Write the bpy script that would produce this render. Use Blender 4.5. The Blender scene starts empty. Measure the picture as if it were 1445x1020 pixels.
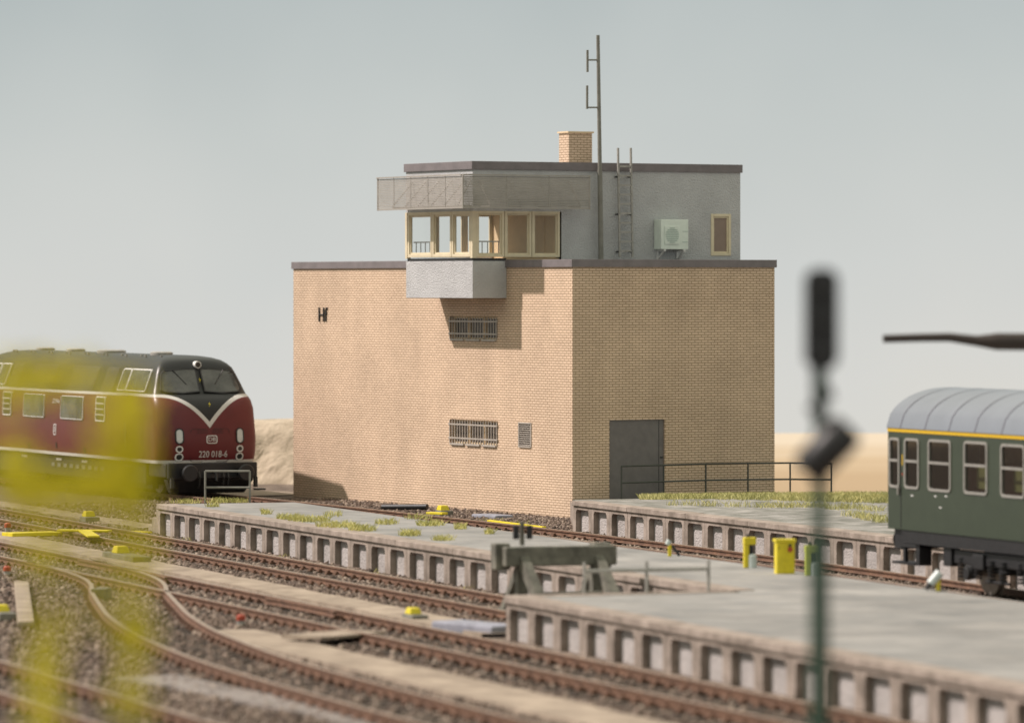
import bpy, math, random
import numpy as np
from mathutils import Vector, Matrix
random.seed(7)
rng = np.random.default_rng(7)
SC = bpy.context.scene
COL = SC.collection

# ------------------------------------------------------------------ camera
F, H, CX, YH = 7000.0, 6.3, 722.5, 405.0       # focal length in photo pixels, eye height, principal column, horizon row
cam_d = bpy.data.cameras.new('camera')
cam = bpy.data.objects.new('camera', cam_d); COL.objects.link(cam)
cam.location = (0, 0, H); cam.rotation_euler = (math.radians(90), 0, 0)
cam_d.sensor_width = 36; cam_d.lens = F / 1445 * 36
cam_d.shift_y = -105 / 1445
cam_d.clip_start = 0.5; cam_d.clip_end = 3000
cam_d.dof.use_dof = True; cam_d.dof.focus_distance = 127; cam_d.dof.aperture_fstop = 0.67
SC.camera = cam

# ------------------------------------------------------------------ sky and sun
L_DIR = Vector((1.313, -0.215, -1.38)).normalized()          # the way the sunlight travels
w = bpy.data.worlds.new('World'); SC.world = w; w.use_nodes = True
nt = w.node_tree; nt.nodes.clear()
def N(t, tree=None, **kw):
    n = (tree or nt).nodes.new(t)
    for k, v in kw.items(): setattr(n, k, v)
    return n
sky = N('ShaderNodeTexSky'); sky.sky_type = 'NISHITA'; sky.sun_disc = False
sky.sun_elevation = math.radians(46.0); sky.sun_rotation = math.radians(-80.7)
bg1 = N('ShaderNodeBackground'); bg1.inputs['Strength'].default_value = 0.1
nt.links.new(sky.outputs[0], bg1.inputs['Color'])
tc = N('ShaderNodeTexCoord'); sep = N('ShaderNodeSeparateXYZ')
nt.links.new(tc.outputs['Generated'], sep.inputs[0])
nz = N('ShaderNodeTexNoise'); nz.inputs['Scale'].default_value = 13; nz.inputs['Detail'].default_value = 3
nt.links.new(tc.outputs['Generated'], nz.inputs['Vector'])
ma = N('ShaderNodeMath', operation='MULTIPLY_ADD'); ma.inputs[1].default_value = 0.055; 
nt.links.new(nz.outputs['Fac'], ma.inputs[0]); nt.links.new(sep.outputs['Z'], ma.inputs[2])
mr = N('ShaderNodeMapRange'); mr.inputs['From Min'].default_value = -0.030 + .0275; mr.inputs['From Max'].default_value = 0.075 + .0275
nt.links.new(ma.outputs[0], mr.inputs['Value'])
cr = N('ShaderNodeValToRGB')
els = cr.color_ramp.elements
els[0].position = 0; els[0].color = (.57, .56, .525, 1)
els[1].position = 1; els[1].color = (.335, .372, .378, 1)
e = els.new(.12); e.color = (.555, .553, .53, 1)
e = els.new(.33); e.color = (.505, .52, .51, 1)
e = els.new(.62); e.color = (.435, .462, .459, 1)
nt.links.new(mr.outputs[0], cr.inputs[0])
bg2 = N('ShaderNodeBackground'); bg2.inputs['Strength'].default_value = 1.0
mz = N('ShaderNodeMapRange'); mz.inputs['From Min'].default_value = .09; mz.inputs['From Max'].default_value = .5; mz.inputs['To Min'].default_value = 1; mz.inputs['To Max'].default_value = 1.65
nt.links.new(sep.outputs['Z'], mz.inputs['Value'])
nt.links.new(mz.outputs[0], bg2.inputs['Strength'])
mw = N('ShaderNodeMapRange'); mw.inputs['From Min'].default_value = .08; mw.inputs['From Max'].default_value = .35
nt.links.new(sep.outputs['Z'], mw.inputs['Value'])
mt = N('ShaderNodeMix', data_type='RGBA'); mt.inputs['B'].default_value = (.385, .375, .300, 1)      # higher up the haze is warmer
nt.links.new(mw.outputs[0], mt.inputs['Factor']); nt.links.new(cr.outputs[0], mt.inputs['A']); nt.links.new(mt.outputs['Result'], bg2.inputs['Color'])
mx = N('ShaderNodeMixShader'); mx.inputs[0].default_value = .92
out = N('ShaderNodeOutputWorld')
nt.links.new(bg1.outputs[0], mx.inputs[1]); nt.links.new(bg2.outputs[0], mx.inputs[2]); nt.links.new(mx.outputs[0], out.inputs[0])

sun_d = bpy.data.lights.new('sun', 'SUN'); sun_d.energy = 4.0; sun_d.angle = math.radians(1.2); sun_d.color = (1, .875, .83)
sun = bpy.data.objects.new('sun', sun_d); COL.objects.link(sun)
sun.rotation_euler = L_DIR.to_track_quat('-Z', 'Y').to_euler(); sun.location = (-60, 120, 60)

SC.view_settings.view_transform = 'Standard'; SC.view_settings.look = 'None'
SC.view_settings.exposure = 0.35; SC.view_settings.gamma = 1
SC.render.engine = 'CYCLES'; SC.cycles.use_denoising = True
SC.cycles.max_bounces = 6; SC.cycles.transparent_max_bounces = 16

# ------------------------------------------------------------------ measuring helpers
NV = np.array([.941, .339]); DV = np.array([-.339, .941])       # across the tracks / along the tracks (away from the viewer)
def W(n, d, z=0.0): p = n * NV + d * DV; return (p[0], p[1], z)
def G(px, py, z=0.0):                                            # the point of the level z that the photo shows at px, py
    Z = F * (H - z) / (py - YH); return ((px - CX) / F * Z, Z, z)
def ND(px, py, z=0.0):
    g = G(px, py, z); p = np.array(g[:2]); return float(p @ NV), float(p @ DV)
def AT(px, py, Z): return ((px - CX) / F * Z, Z, H - (py - YH) * Z / F)

# ------------------------------------------------------------------ mesh helpers
class MB:
    def __init__(s): s.v = []; s.f = []; s.m = []
    def add(s, vs, fs, m=0):
        o = len(s.v); s.v.extend([tuple(map(float, p)) for p in vs])
        for f in fs: s.f.append(tuple(i + o for i in f)); s.m.append(m)
        return s
    def hexa(s, c, m=0):   # 8 corners: bottom 4 ccw, top 4 ccw
        return s.add(c, [(3, 2, 1, 0), (4, 5, 6, 7), (0, 1, 5, 4), (1, 2, 6, 5), (2, 3, 7, 6), (3, 0, 4, 7)], m)
    def box(s, x0, x1, y0, y1, z0, z1, m=0):
        x0, x1 = min(x0, x1), max(x0, x1); y0, y1 = min(y0, y1), max(y0, y1); z0, z1 = min(z0, z1), max(z0, z1)
        return s.hexa([(x0, y0, z0), (x1, y0, z0), (x1, y1, z0), (x0, y1, z0), (x0, y0, z1), (x1, y0, z1), (x1, y1, z1), (x0, y1, z1)], m)
    def obox(s, c, ex, ey, ez, m=0):
        c, ex, ey, ez = map(np.array, (c, ex, ey, ez)); r = []
        for k in (-1, 1):
            for i, j in ((-1, -1), (1, -1), (1, 1), (-1, 1)): r.append(c + ex * i + ey * j + ez * k)
        return s.hexa(r, m)
    def bar(s, a, b, wd, ht, m=0, up=(0, 0, 1)):
        a, b = np.array(a, float), np.array(b, float); t = b - a; l = np.linalg.norm(t); t /= l
        up = np.array(up, float)
        if abs(t @ up) > .98: up = np.array((1., 0, 0))
        sd = np.cross(t, up); sd /= np.linalg.norm(sd); u2 = np.cross(sd, t)
        return s.obox((a + b) / 2, t * l / 2, sd * wd / 2, u2 * ht / 2, m)
    def tube(s, pts, r, n=8, m=0, caps=True):
        pts = [np.array(p, float) for p in pts]; k = len(pts)
        rs = r if isinstance(r, (list, tuple)) else [r] * k
        vs = []; prev = None
        for i, p in enumerate(pts):
            t = pts[min(i + 1, k - 1)] - pts[max(i - 1, 0)]; t = t / np.linalg.norm(t)
            if prev is None:
                ref = np.array((0, 0, 1.)) if abs(t[2]) < .9 else np.array((1., 0, 0)); a = np.cross(t, ref)
            else: a = prev - t * (prev @ t)
            a /= np.linalg.norm(a); prev = a; b = np.cross(t, a)
            for j in range(n):
                q = 2 * math.pi * j / n; vs.append(p + rs[i] * (a * math.cos(q) + b * math.sin(q)))
        fs = [(i * n + j, i * n + (j + 1) % n, (i + 1) * n + (j + 1) % n, (i + 1) * n + j) for i in range(k - 1) for j in range(n)]
        if caps: fs += [tuple(range(n - 1, -1, -1)), tuple((k - 1) * n + j for j in range(n))]
        return s.add(vs, fs, m)
    def prism(s, poly, fn0, fn1, m=0):      # a flat outline between two placements
        n = len(poly); vs = [fn0(*p) for p in poly] + [fn1(*p) for p in poly]
        fs = [tuple(range(n - 1, -1, -1)), tuple(range(n, 2 * n))] + [(i, (i + 1) % n, n + (i + 1) % n, n + i) for i in range(n)]
        return s.add(vs, fs, m)
    def sweep(s, pts, prof, m=0, caps=True):   # pts: [(x,y)], prof: [(offset right of travel, z)] closed
        pts = [np.array(p, float) for p in pts]; k = len(pts); n = len(prof); vs = []
        for i, p in enumerate(pts):
            t = pts[min(i + 1, k - 1)] - pts[max(i - 1, 0)]; t /= np.linalg.norm(t); r = np.array((t[1], -t[0]))
            for o, z in prof: q = p + r * o; vs.append((q[0], q[1], z))
        fs = [(i * n + j, (i + 1) * n + j, (i + 1) * n + (j + 1) % n, i * n + (j + 1) % n) for i in range(k - 1) for j in range(n)]
        if caps: fs += [tuple(range(n)), tuple((k - 1) * n + j for j in range(n - 1, -1, -1))]
        return s.add(vs, fs, m)
    def patch(s, outline, mp, off=0.0, m=0):   # a curved pane: outline mapped on a surface, filled by rings
        n = len(outline); cx = sum(p[0] for p in outline) / n; cy = sum(p[1] for p in outline) / n; vs = []
        for k in (1, .66, .33): vs += [mp(cx + (a - cx) * k, cy + (b - cy) * k, off) for a, b in outline]
        vs.append(mp(cx, cy, off)); fs = []
        for r in (0, 1): fs += [(r * n + i, r * n + (i + 1) % n, (r + 1) * n + (i + 1) % n, (r + 1) * n + i) for i in range(n)]
        fs += [(2 * n + i, 2 * n + (i + 1) % n, 3 * n) for i in range(n)]
        return s.add(vs, fs, m)
    def ring(s, o1, o2, mp, off, depth, m=0):  # a frame between two outlines, standing off the surface
        n = len(o1)
        vs = [mp(a, b, off) for a, b in o1] + [mp(a, b, off) for a, b in o2] + [mp(a, b, off - depth) for a, b in o1] + [mp(a, b, off - depth) for a, b in o2]
        fs = []
        for i in range(n):
            j = (i + 1) % n; fs += [(i, j, n + j, n + i), (n + i, n + j, 3 * n + j, 3 * n + i), (2 * n + i, 2 * n + j, j, i)]
        return s.add(vs, fs, m)
    def build(s, name, mats, parent=None, smooth=None, bevel=0.0, at=None, rz=0.0):
        me = bpy.data.meshes.new(name)
        me.from_pydata(s.v, [], s.f)
        for mt in (mats if isinstance(mats, (list, tuple)) else [mats]): me.materials.append(mt)
        me.polygons.foreach_set('material_index', s.m)
        me.update()
        if smooth is not None:
            me.polygons.foreach_set('use_smooth', [True] * len(me.polygons)); me.set_sharp_from_angle(angle=math.radians(smooth))
        o = bpy.data.objects.new(name, me); COL.objects.link(o)
        if parent is not None: o.parent = parent
        if at is not None: o.location = at
        o.rotation_euler.z = rz
        if bevel:
            b = o.modifiers.new('bevel', 'BEVEL'); b.width = bevel; b.segments = 2; b.limit_method = 'ANGLE'; b.angle_limit = math.radians(40)
        return o
def tag(o, label=None, cat=None, group=None, kind=None):
    if label: o['label'] = label
    if cat: o['category'] = cat
    if group: o['group'] = group
    if kind: o['kind'] = kind
    return o
def thing(name, loc, label, cat, rz=0.0, group=None):
    o = bpy.data.objects.new(name, None); COL.objects.link(o); o.location = loc; o.rotation_euler.z = rz
    o.empty_display_size = .2
    return tag(o, label, cat, group)
def copy_tree(o, parent=None):
    c = o.copy(); COL.objects.link(c)
    if parent is not None: c.parent = parent
    for ch in list(o.children): copy_tree(ch, c)
    return c
def rr(cx, cy, wd, ht, r, n=5):               # rounded rectangle outline
    pts = []
    for sx, sy, a0 in ((1, 1, 0), (-1, 1, 90), (-1, -1, 180), (1, -1, 270)):
        for k in range(n):
            a = math.radians(a0 + 90 * k / (n - 1)); pts.append((cx + sx * (wd / 2 - r) + r * math.cos(a), cy + sy * (ht / 2 - r) + r * math.sin(a)))
    return pts
def lin(a, b, k): return [a + (b - a) * i / k for i in range(k + 1)]
def crom(pts, step):
    P = [np.array(p, float) for p in pts]; P = [2 * P[0] - P[1]] + P + [2 * P[-1] - P[-2]]; o = []
    for i in range(1, len(P) - 2):
        k = max(1, int(np.linalg.norm(P[i + 1] - P[i]) / step))
        for j in range(k):
            t = j / k; a, b, c, d = P[i - 1:i + 3]
            o.append(.5 * ((2 * b) + (c - a) * t + (2 * a - 5 * b + 4 * c - d) * t * t + (3 * b - 3 * c + d - a) * t ** 3))
    o.append(P[-2]); return o
def offset(pts, o):
    r = []
    for i, p in enumerate(pts):
        t = pts[min(i + 1, len(pts) - 1)] - pts[max(i - 1, 0)]; t = t / np.linalg.norm(t); r.append(p + np.array((t[1], -t[0])) * o)
    return r
def resample(pts, step):
    out = [pts[0]]; acc = 0
    for a, b in zip(pts, pts[1:]):
        l = np.linalg.norm(b - a); pos = step - acc
        while pos <= l: out.append(a + (b - a) * pos / l); pos += step
        acc = l - (pos - step)
    return out
def text_mesh(s, size, extrude=0.0, off=0.0):
    cu = bpy.data.curves.new('lettering', 'FONT'); cu.body = s; cu.size = size; cu.extrude = extrude
    cu.offset = off; cu.align_x = 'CENTER'; cu.align_y = 'CENTER'; cu.resolution_u = 3
    o = bpy.data.objects.new('lettering', cu); COL.objects.link(o)
    bpy.context.view_layer.update()
    me = bpy.data.meshes.new_from_object(o.evaluated_get(bpy.context.evaluated_depsgraph_get()))
    vs = [tuple(v.co) for v in me.vertices]; fs = [tuple(p.vertices) for p in me.polygons]
    bpy.data.objects.remove(o); bpy.data.curves.remove(cu); bpy.data.meshes.remove(me)
    return vs, fs

# ------------------------------------------------------------------ materials
def mat(name, col, rough=.6, var=.12, scale=3.0, bump=0.0, bscale=60.0, metal=0.0, col2=None, spec=.5, fac=(.35, .65), coat=0.0, bdist=.02):
    m = bpy.data.materials.new(name); m.use_nodes = True; t = m.node_tree; b = t.nodes['Principled BSDF']
    b.inputs['Roughness'].default_value = rough; b.inputs['Metallic'].default_value = metal
    b.inputs['Specular IOR Level'].default_value = spec; b.inputs['Coat Weight'].default_value = coat
    tc = N('ShaderNodeTexCoord', t); c1 = col; c2 = col2 or tuple(max(0, min(1, c * (1 - var * 2))) for c in col)
    nn = N('ShaderNodeTexNoise', t); nn.inputs['Scale'].default_value = scale; nn.inputs['Detail'].default_value = 6; nn.inputs['Roughness'].default_value = .65
    t.links.new(tc.outputs['Object'], nn.inputs['Vector'])
    r = N('ShaderNodeValToRGB', t); r.color_ramp.elements[0].position = fac[0]; r.color_ramp.elements[1].position = fac[1]
    r.color_ramp.elements[0].color = (*c2, 1); r.color_ramp.elements[1].color = (*tuple(min(1, c * (1 + var * .5)) for c in c1), 1)
    t.links.new(nn.outputs['Fac'], r.inputs[0]); t.links.new(r.outputs[0], b.inputs['Base Color'])
    if bump:
        n2 = N('ShaderNodeTexNoise', t); n2.inputs['Scale'].default_value = bscale; n2.inputs['Detail'].default_value = 3
        t.links.new(tc.outputs['Object'], n2.inputs['Vector'])
        bp = N('ShaderNodeBump', t); bp.inputs['Strength'].default_value = bump; bp.inputs['Distance'].default_value = bdist
        t.links.new(n2.outputs['Fac'], bp.inputs['Height']); t.links.new(bp.outputs[0], b.inputs['Normal'])
    return m
def brick_mat(name, col, mortar, bw=.21, rh=.0702):
    m = bpy.data.materials.new(name); m.use_nodes = True; t = m.node_tree; b = t.nodes['Principled BSDF']
    b.inputs['Roughness'].default_value = .8; b.inputs['Specular IOR Level'].default_value = .25
    tc = N('ShaderNodeTexCoord', t); sp = N('ShaderNodeSeparateXYZ', t); t.links.new(tc.outputs['Object'], sp.inputs[0])
    ad = N('ShaderNodeMath', t, operation='ADD'); t.links.new(sp.outputs['X'], ad.inputs[0]); t.links.new(sp.outputs['Y'], ad.inputs[1])
    cb = N('ShaderNodeCombineXYZ', t); t.links.new(ad.outputs[0], cb.inputs['X']); t.links.new(sp.outputs['Z'], cb.inputs['Y'])
    br = N('ShaderNodeTexBrick', t); br.inputs['Scale'].default_value = 1; br.inputs['Brick Width'].default_value = bw; br.inputs['Row Height'].default_value = rh
    br.inputs['Mortar Size'].default_value = .0115; br.inputs['Mortar Smooth'].default_value = .35; br.inputs['Bias'].default_value = 0
    br.inputs['Color1'].default_value = (*col, 1); br.inputs['Color2'].default_value = (*tuple(c * .90 for c in col), 1); br.inputs['Mortar'].default_value = (*mortar, 1)
    t.links.new(cb.outputs[0], br.inputs['Vector'])
    nn = N('ShaderNodeTexNoise', t); nn.inputs['Scale'].default_value = .55; nn.inputs['Detail'].default_value = 7; nn.inputs['Roughness'].default_value = .6
    t.links.new(tc.outputs['Object'], nn.inputs['Vector'])
    mr = N('ShaderNodeMapRange', t); mr.inputs['From Min'].default_value = .3; mr.inputs['From Max'].default_value = .7; mr.inputs['To Min'].default_value = .86; mr.inputs['To Max'].default_value = 1.06
    t.links.new(nn.outputs['Fac'], mr.inputs['Value'])
    mpn = N('ShaderNodeMapping', t); mpn.inputs['Scale'].default_value = (1.5, 1.5, .16); t.links.new(tc.outputs['Object'], mpn.inputs['Vector'])
    n3 = N('ShaderNodeTexNoise', t); n3.inputs['Scale'].default_value = 1.0; n3.inputs['Detail'].default_value = 6; t.links.new(mpn.outputs[0], n3.inputs['Vector'])
    m3 = N('ShaderNodeMapRange', t); m3.inputs['From Min'].default_value = .3; m3.inputs['From Max'].default_value = .62; m3.inputs['To Min'].default_value = .955; m3.inputs['To Max'].default_value = 1.02; t.links.new(n3.outputs['Fac'], m3.inputs['Value'])
    m4 = N('ShaderNodeMath', t, operation='MULTIPLY'); t.links.new(mr.outputs[0], m4.inputs[0]); t.links.new(m3.outputs[0], m4.inputs[1]); mr = m4
    mu = N('ShaderNodeMix', t, data_type='RGBA', blend_type='MULTIPLY'); mu.inputs['Factor'].default_value = 1
    t.links.new(br.outputs['Color'], mu.inputs['A']); t.links.new(mr.outputs[0], mu.inputs['B']); t.links.new(mu.outputs['Result'], b.inputs['Base Color'])
    bp = N('ShaderNodeBump', t); bp.invert = True; bp.inputs['Strength'].default_value = .9; bp.inputs['Distance'].default_value = .012
    t.links.new(br.outputs['Fac'], bp.inputs['Height']); t.links.new(bp.outputs[0], b.inputs['Normal'])
    return m
def glass_mat(name, tint=(.9, .93, .92), gloss=.16, rough=.04):
    m = bpy.data.materials.new(name); m.use_nodes = True; t = m.node_tree; t.nodes.remove(t.nodes['Principled BSDF'])
    o = t.nodes['Material Output']; tr = N('ShaderNodeBsdfTransparent', t); tr.inputs[0].default_value = (*tint, 1)
    gl = N('ShaderNodeBsdfGlossy', t); gl.inputs['Roughness'].default_value = rough
    fr = N('ShaderNodeLayerWeight', t); fr.inputs['Blend'].default_value = .5
    pw = N('ShaderNodeMath', t, operation='POWER'); pw.inputs[1].default_value = 4; t.links.new(fr.outputs['Facing'], pw.inputs[0])
    ad = N('ShaderNodeMath', t, operation='MULTIPLY_ADD'); ad.inputs[1].default_value = .5; ad.inputs[2].default_value = gloss
    t.links.new(pw.outputs[0], ad.inputs[0])
    ms = N('ShaderNodeMixShader', t); t.links.new(ad.outputs[0], ms.inputs[0]); t.links.new(tr.outputs[0], ms.inputs[1]); t.links.new(gl.outputs[0], ms.inputs[2])
    t.links.new(ms.outputs[0], o.inputs[0]); return m

M = {}
M['brick'] = brick_mat('tan brick', (.76, .585, .43), (.36, .25, .155))
M['plaster'] = mat('grey render', (.51, .52, .525), .9, .06, 1.2, .9, 24, bdist=.045, spec=.2)
M['trim'] = mat('roof edge metal', (.19, .17, .175), .55, .10, 2.5, .1, 40)
M['cream'] = mat('cream window paint', (.70, .62, .44), .5, .05, 3)
M['interior'] = mat('tan interior panel', (.74, .57, .36), .8, .06, 1.5)
M['roof'] = mat('roof felt', (.12, .12, .12), .95, .15, 2, .3, 50)
M['louvre'] = mat('louvre metal', (.35, .33, .295), .5, .06, 4)
M['greymetal'] = mat('grey metal', (.36, .35, .32), .5, .12, 6)
M['mast'] = mat('mast paint', (.22, .215, .185), .5, .12, 4)
M['door'] = mat('grey door', (.165, .152, .148), .6, .08, 4)
M['brownpane'] = mat('brown blind', (.26, .195, .15), .35, .05, 3)
M['mint'] = mat('pale mint casing', (.74, .82, .74), .45, .05, 3)
M['mintdark'] = mat('mint grille', (.42, .52, .46), .5, .05, 3)
M['black'] = mat('black metal', (.018, .018, .020), .45, .15, 6)
M['darkgrey'] = mat('dark grey metal', (.03, .03, .03), .5, .15, 6)
M['barsteel'] = mat('pale bars', (.44, .40, .35), .5, .1, 8)
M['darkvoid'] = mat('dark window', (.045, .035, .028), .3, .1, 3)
M['glass'] = glass_mat('window glass', (.97, .98, .97), gloss=.03)
M['darkglass'] = glass_mat('tinted glass', (.62, .64, .62), gloss=.10)
M['rust'] = mat('rusty rail', (.185, .102, .062), .75, .16, 5, .25, 60, col2=(.10, .052, .033))
M['railtop'] = mat('rail head', (.33, .255, .195), .45, .12, 6, metal=.2)
M['sleeper'] = mat('sleeper', (.085, .065, .05), .9, .25, 5, .4, 30)
M['ground'] = mat('track bed dirt', (.21, .168, .135), .95, .2, 1.6, 1.0, 14, col2=(.085, .066, .053), bdist=.06, spec=.2)
M['path'] = mat('dusty concrete path', (.36, .30, .235), .95, .12, 1.3, .5, 25, col2=(.22, .18, .14), spec=.2)
M['concrete'] = mat('platform concrete', (.36, .305, .262), .9, .12, 2.2, .5, 40, col2=(.20, .168, .14), spec=.2)
M['panel'] = mat('rough concrete panel', (.44, .415, .40), .95, .10, 1.5, 1.0, 20, bdist=.04, spec=.15)
M['deck'] = mat('weathered deck', (.325, .315, .295), .85, .08, .8, .35, 18, col2=(.20, .205, .20), fac=(.3, .7), spec=.3)
M['slate'] = mat('mossy slab deck', (.33, .32, .30), .85, .1, 1.4, .9, 7, col2=(.15, .155, .13), spec=.3)
M['yellow'] = mat('yellow paint', (.72, .60, .02), .45, .08, 5)
M['olive'] = mat('grey green paint', (.185, .18, .145), .7, .28, 3)
M['orange'] = mat('orange red cap', (.42, .065, .03), .5, .1, 6)
M['whitepaint'] = mat('white paint', (.72, .72, .70), .5, .05, 6)
M['bluegrey'] = mat('blue grey slab', (.27, .28, .33), .8, .15, 3, .3, 20)
M['greenpost'] = mat('green post paint', (.028, .066, .042), .5, .15, 3)
M['sand'] = mat('dry sand', (.37, .27, .155), .95, .1, .12, 0, col2=(.30, .21, .115), spec=.1)
M['palesand'] = mat('pale sand', (.47, .395, .285), .95, .06, .1, 0, spec=.1)
M['bank'] = mat('sandy rock', (.47, .40, .31), .95, .1, .9, .6, 2.2, col2=(.33, .275, .205), bdist=.25, spec=.1)

def add_slabs(m, bw, rh, joint, rot):
    t = m.node_tree; b = t.nodes['Principled BSDF']; src = b.inputs['Base Color'].links[0].from_socket
    tc = N('ShaderNodeTexCoord', t); mp = N('ShaderNodeMapping', t); mp.inputs['Rotation'].default_value = (0, 0, rot); t.links.new(tc.outputs['Object'], mp.inputs['Vector'])
    br = N('ShaderNodeTexBrick', t); br.inputs['Scale'].default_value = 1; br.inputs['Brick Width'].default_value = bw; br.inputs['Row Height'].default_value = rh; br.inputs['Mortar Size'].default_value = .012
    br.inputs['Color1'].default_value = (1, 1, 1, 1); br.inputs['Color2'].default_value = (.86, .86, .86, 1); br.inputs['Mortar'].default_value = (joint, joint, joint * .95, 1); t.links.new(mp.outputs[0], br.inputs['Vector'])
    nn = N('ShaderNodeTexNoise', t); nn.inputs['Scale'].default_value = .35; nn.inputs['Detail'].default_value = 8; nn.inputs['Roughness'].default_value = .7; t.links.new(tc.outputs['Object'], nn.inputs['Vector'])
    r = N('ShaderNodeMapRange', t); r.inputs['From Min'].default_value = .35; r.inputs['From Max'].default_value = .65; r.inputs['To Min'].default_value = .82; r.inputs['To Max'].default_value = 1.1; t.links.new(nn.outputs['Fac'], r.inputs['Value'])
    m1 = N('ShaderNodeMix', t, data_type='RGBA', blend_type='MULTIPLY'); m1.inputs['Factor'].default_value = 1; t.links.new(src, m1.inputs['A']); t.links.new(br.outputs['Color'], m1.inputs['B'])
    m2 = N('ShaderNodeMix', t, data_type='RGBA', blend_type='MULTIPLY'); m2.inputs['Factor'].default_value = 1; t.links.new(m1.outputs['Result'], m2.inputs['A']); t.links.new(r.outputs[0], m2.inputs['B'])
    t.links.new(m2.outputs['Result'], b.inputs['Base Color'])
add_slabs(M['deck'], 1.9, 1.2, .72, -.35); add_slabs(M['slate'], .9, .55, .55, -.35)
# ------------------------------------------------------------------ ground, sand, bank
mb = MB(); xs = lin(-80, 80, 80); ys = lin(-20, 164, 92)
mb.add([(x, y, 0) for y in ys for x in xs], [(j * 81 + i, j * 81 + i + 1, (j + 1) * 81 + i + 1, (j + 1) * 81 + i) for j in range(92) for i in range(80)])
tag(mb.build('ground', M['ground']), kind='structure')
def sand_mat():
    m = bpy.data.materials.new('sandy soil'); m.use_nodes = True; t = m.node_tree; b = t.nodes['Principled BSDF']; b.inputs['Roughness'].default_value = .95
    tc = N('ShaderNodeTexCoord', t); sp = N('ShaderNodeSeparateXYZ', t); t.links.new(tc.outputs['Object'], sp.inputs[0])
    nn = N('ShaderNodeTexNoise', t); nn.inputs['Scale'].default_value = .09; nn.inputs['Detail'].default_value = 4; t.links.new(tc.outputs['Object'], nn.inputs['Vector'])
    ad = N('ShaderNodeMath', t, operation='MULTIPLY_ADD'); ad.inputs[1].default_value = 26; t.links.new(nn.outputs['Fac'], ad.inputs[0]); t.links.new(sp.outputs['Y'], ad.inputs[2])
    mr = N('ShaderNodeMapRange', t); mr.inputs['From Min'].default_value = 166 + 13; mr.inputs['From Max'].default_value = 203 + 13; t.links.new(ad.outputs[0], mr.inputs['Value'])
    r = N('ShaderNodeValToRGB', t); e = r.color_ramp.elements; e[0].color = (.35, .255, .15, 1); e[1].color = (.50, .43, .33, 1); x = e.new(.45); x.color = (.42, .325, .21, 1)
    t.links.new(mr.outputs[0], r.inputs[0]); t.links.new(r.outputs[0], b.inputs['Base Color']); return m
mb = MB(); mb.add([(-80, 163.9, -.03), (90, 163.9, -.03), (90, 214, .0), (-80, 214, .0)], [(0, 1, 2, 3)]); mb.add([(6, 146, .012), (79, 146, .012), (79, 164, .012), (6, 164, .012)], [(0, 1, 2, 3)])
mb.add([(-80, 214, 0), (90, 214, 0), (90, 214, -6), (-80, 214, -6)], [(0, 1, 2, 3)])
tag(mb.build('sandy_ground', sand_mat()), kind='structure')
# rocky bank behind the locomotive
mb = MB(); nx, nyk = 90, 14
from mathutils import noise
vs = []
for j in range(nyk + 1):
    for i in range(nx + 1):
        x = -26 + i * .25; t = j / nyk
        prof = min(1, t * 2.2) ** .8
        y = 158.5 + t * 6; z = 1.93 * prof
        nn_ = noise.fractal(Vector((x * .55, y * .55, z)), 1, 2, 5)
        vs.append((x, y - .8 * nn_ * (1 - t), z + (.25 * noise.fractal(Vector((x * .9, y, 3)), 1, 2, 4) if 0 < t < .4 else (.04 * nn_ if j else -.1))))
mb.add(vs, [(j * (nx + 1) + i, j * (nx + 1) + i + 1, (j + 1) * (nx + 1) + i + 1, (j + 1) * (nx + 1) + i) for j in range(nyk) for i in range(nx)])
tag(mb.build('embankment', M['bank'], smooth=60), kind='structure')

# paths
def strip(name, pts, wd, z, m, kind='structure'):
    p = crom([g[:2] for g in pts], 1.2); mb = MB(); vs = []
    for i, q in enumerate(p):
        t = p[min(i + 1, len(p) - 1)] - p[max(i - 1, 0)]; t = t / np.linalg.norm(t); r = np.array((t[1], -t[0]))
        a = q + r * (wd / 2 + .07 * random.uniform(-1, 1)); b = q - r * (wd / 2 + .07 * random.uniform(-1, 1))
        vs += [(a[0], a[1], 0), (a[0], a[1], z), (b[0], b[1], z), (b[0], b[1], 0)]
    fs = []
    for i in range(len(p) - 1):
        o = 4 * i; fs += [(o, o + 1, o + 5, o + 4), (o + 1, o + 2, o + 6, o + 5), (o + 2, o + 3, o + 7, o + 6)]
    mb.add(vs, fs); o = mb.build(name, m)
    return tag(o, kind=kind)
strip('path', [W(30.15, d) for d in (128, 115, 100, 86, 84)], .95, .08, M['path'])
strip('path', [W(25.55, d) for d in (86.5, 80, 72, 60)], 1.2, .08, M['path'])
strip('path', [G(-30, 709), G(60, 722.5), G(130, 734), G(225, 748)], .9, .07, M['path'])
M['greydirt'] = mat('grey dirt', (.25, .225, .205), .95, .15, 1.5, .6, 20, col2=(.14, .122, .11))
strip('path', [G(205, 957), G(300, 976), G(433, 1000), G(560, 1030)], 1.0, .05, M['greydirt'])

strip('path', [(-13.5, 158), (-10, 153.5), (-7.2, 149.5)], 3.2, .03, M['path'])
# ------------------------------------------------------------------ tracks
def t1_far(y): return 25.1239624 + .0262081873 * y - .00174972199 * y * y
T1F = [np.array((t1_far(y), y)) for y in lin(178, 86, 92)]
T1C = offset(T1F, -.75) if True else None
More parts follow.
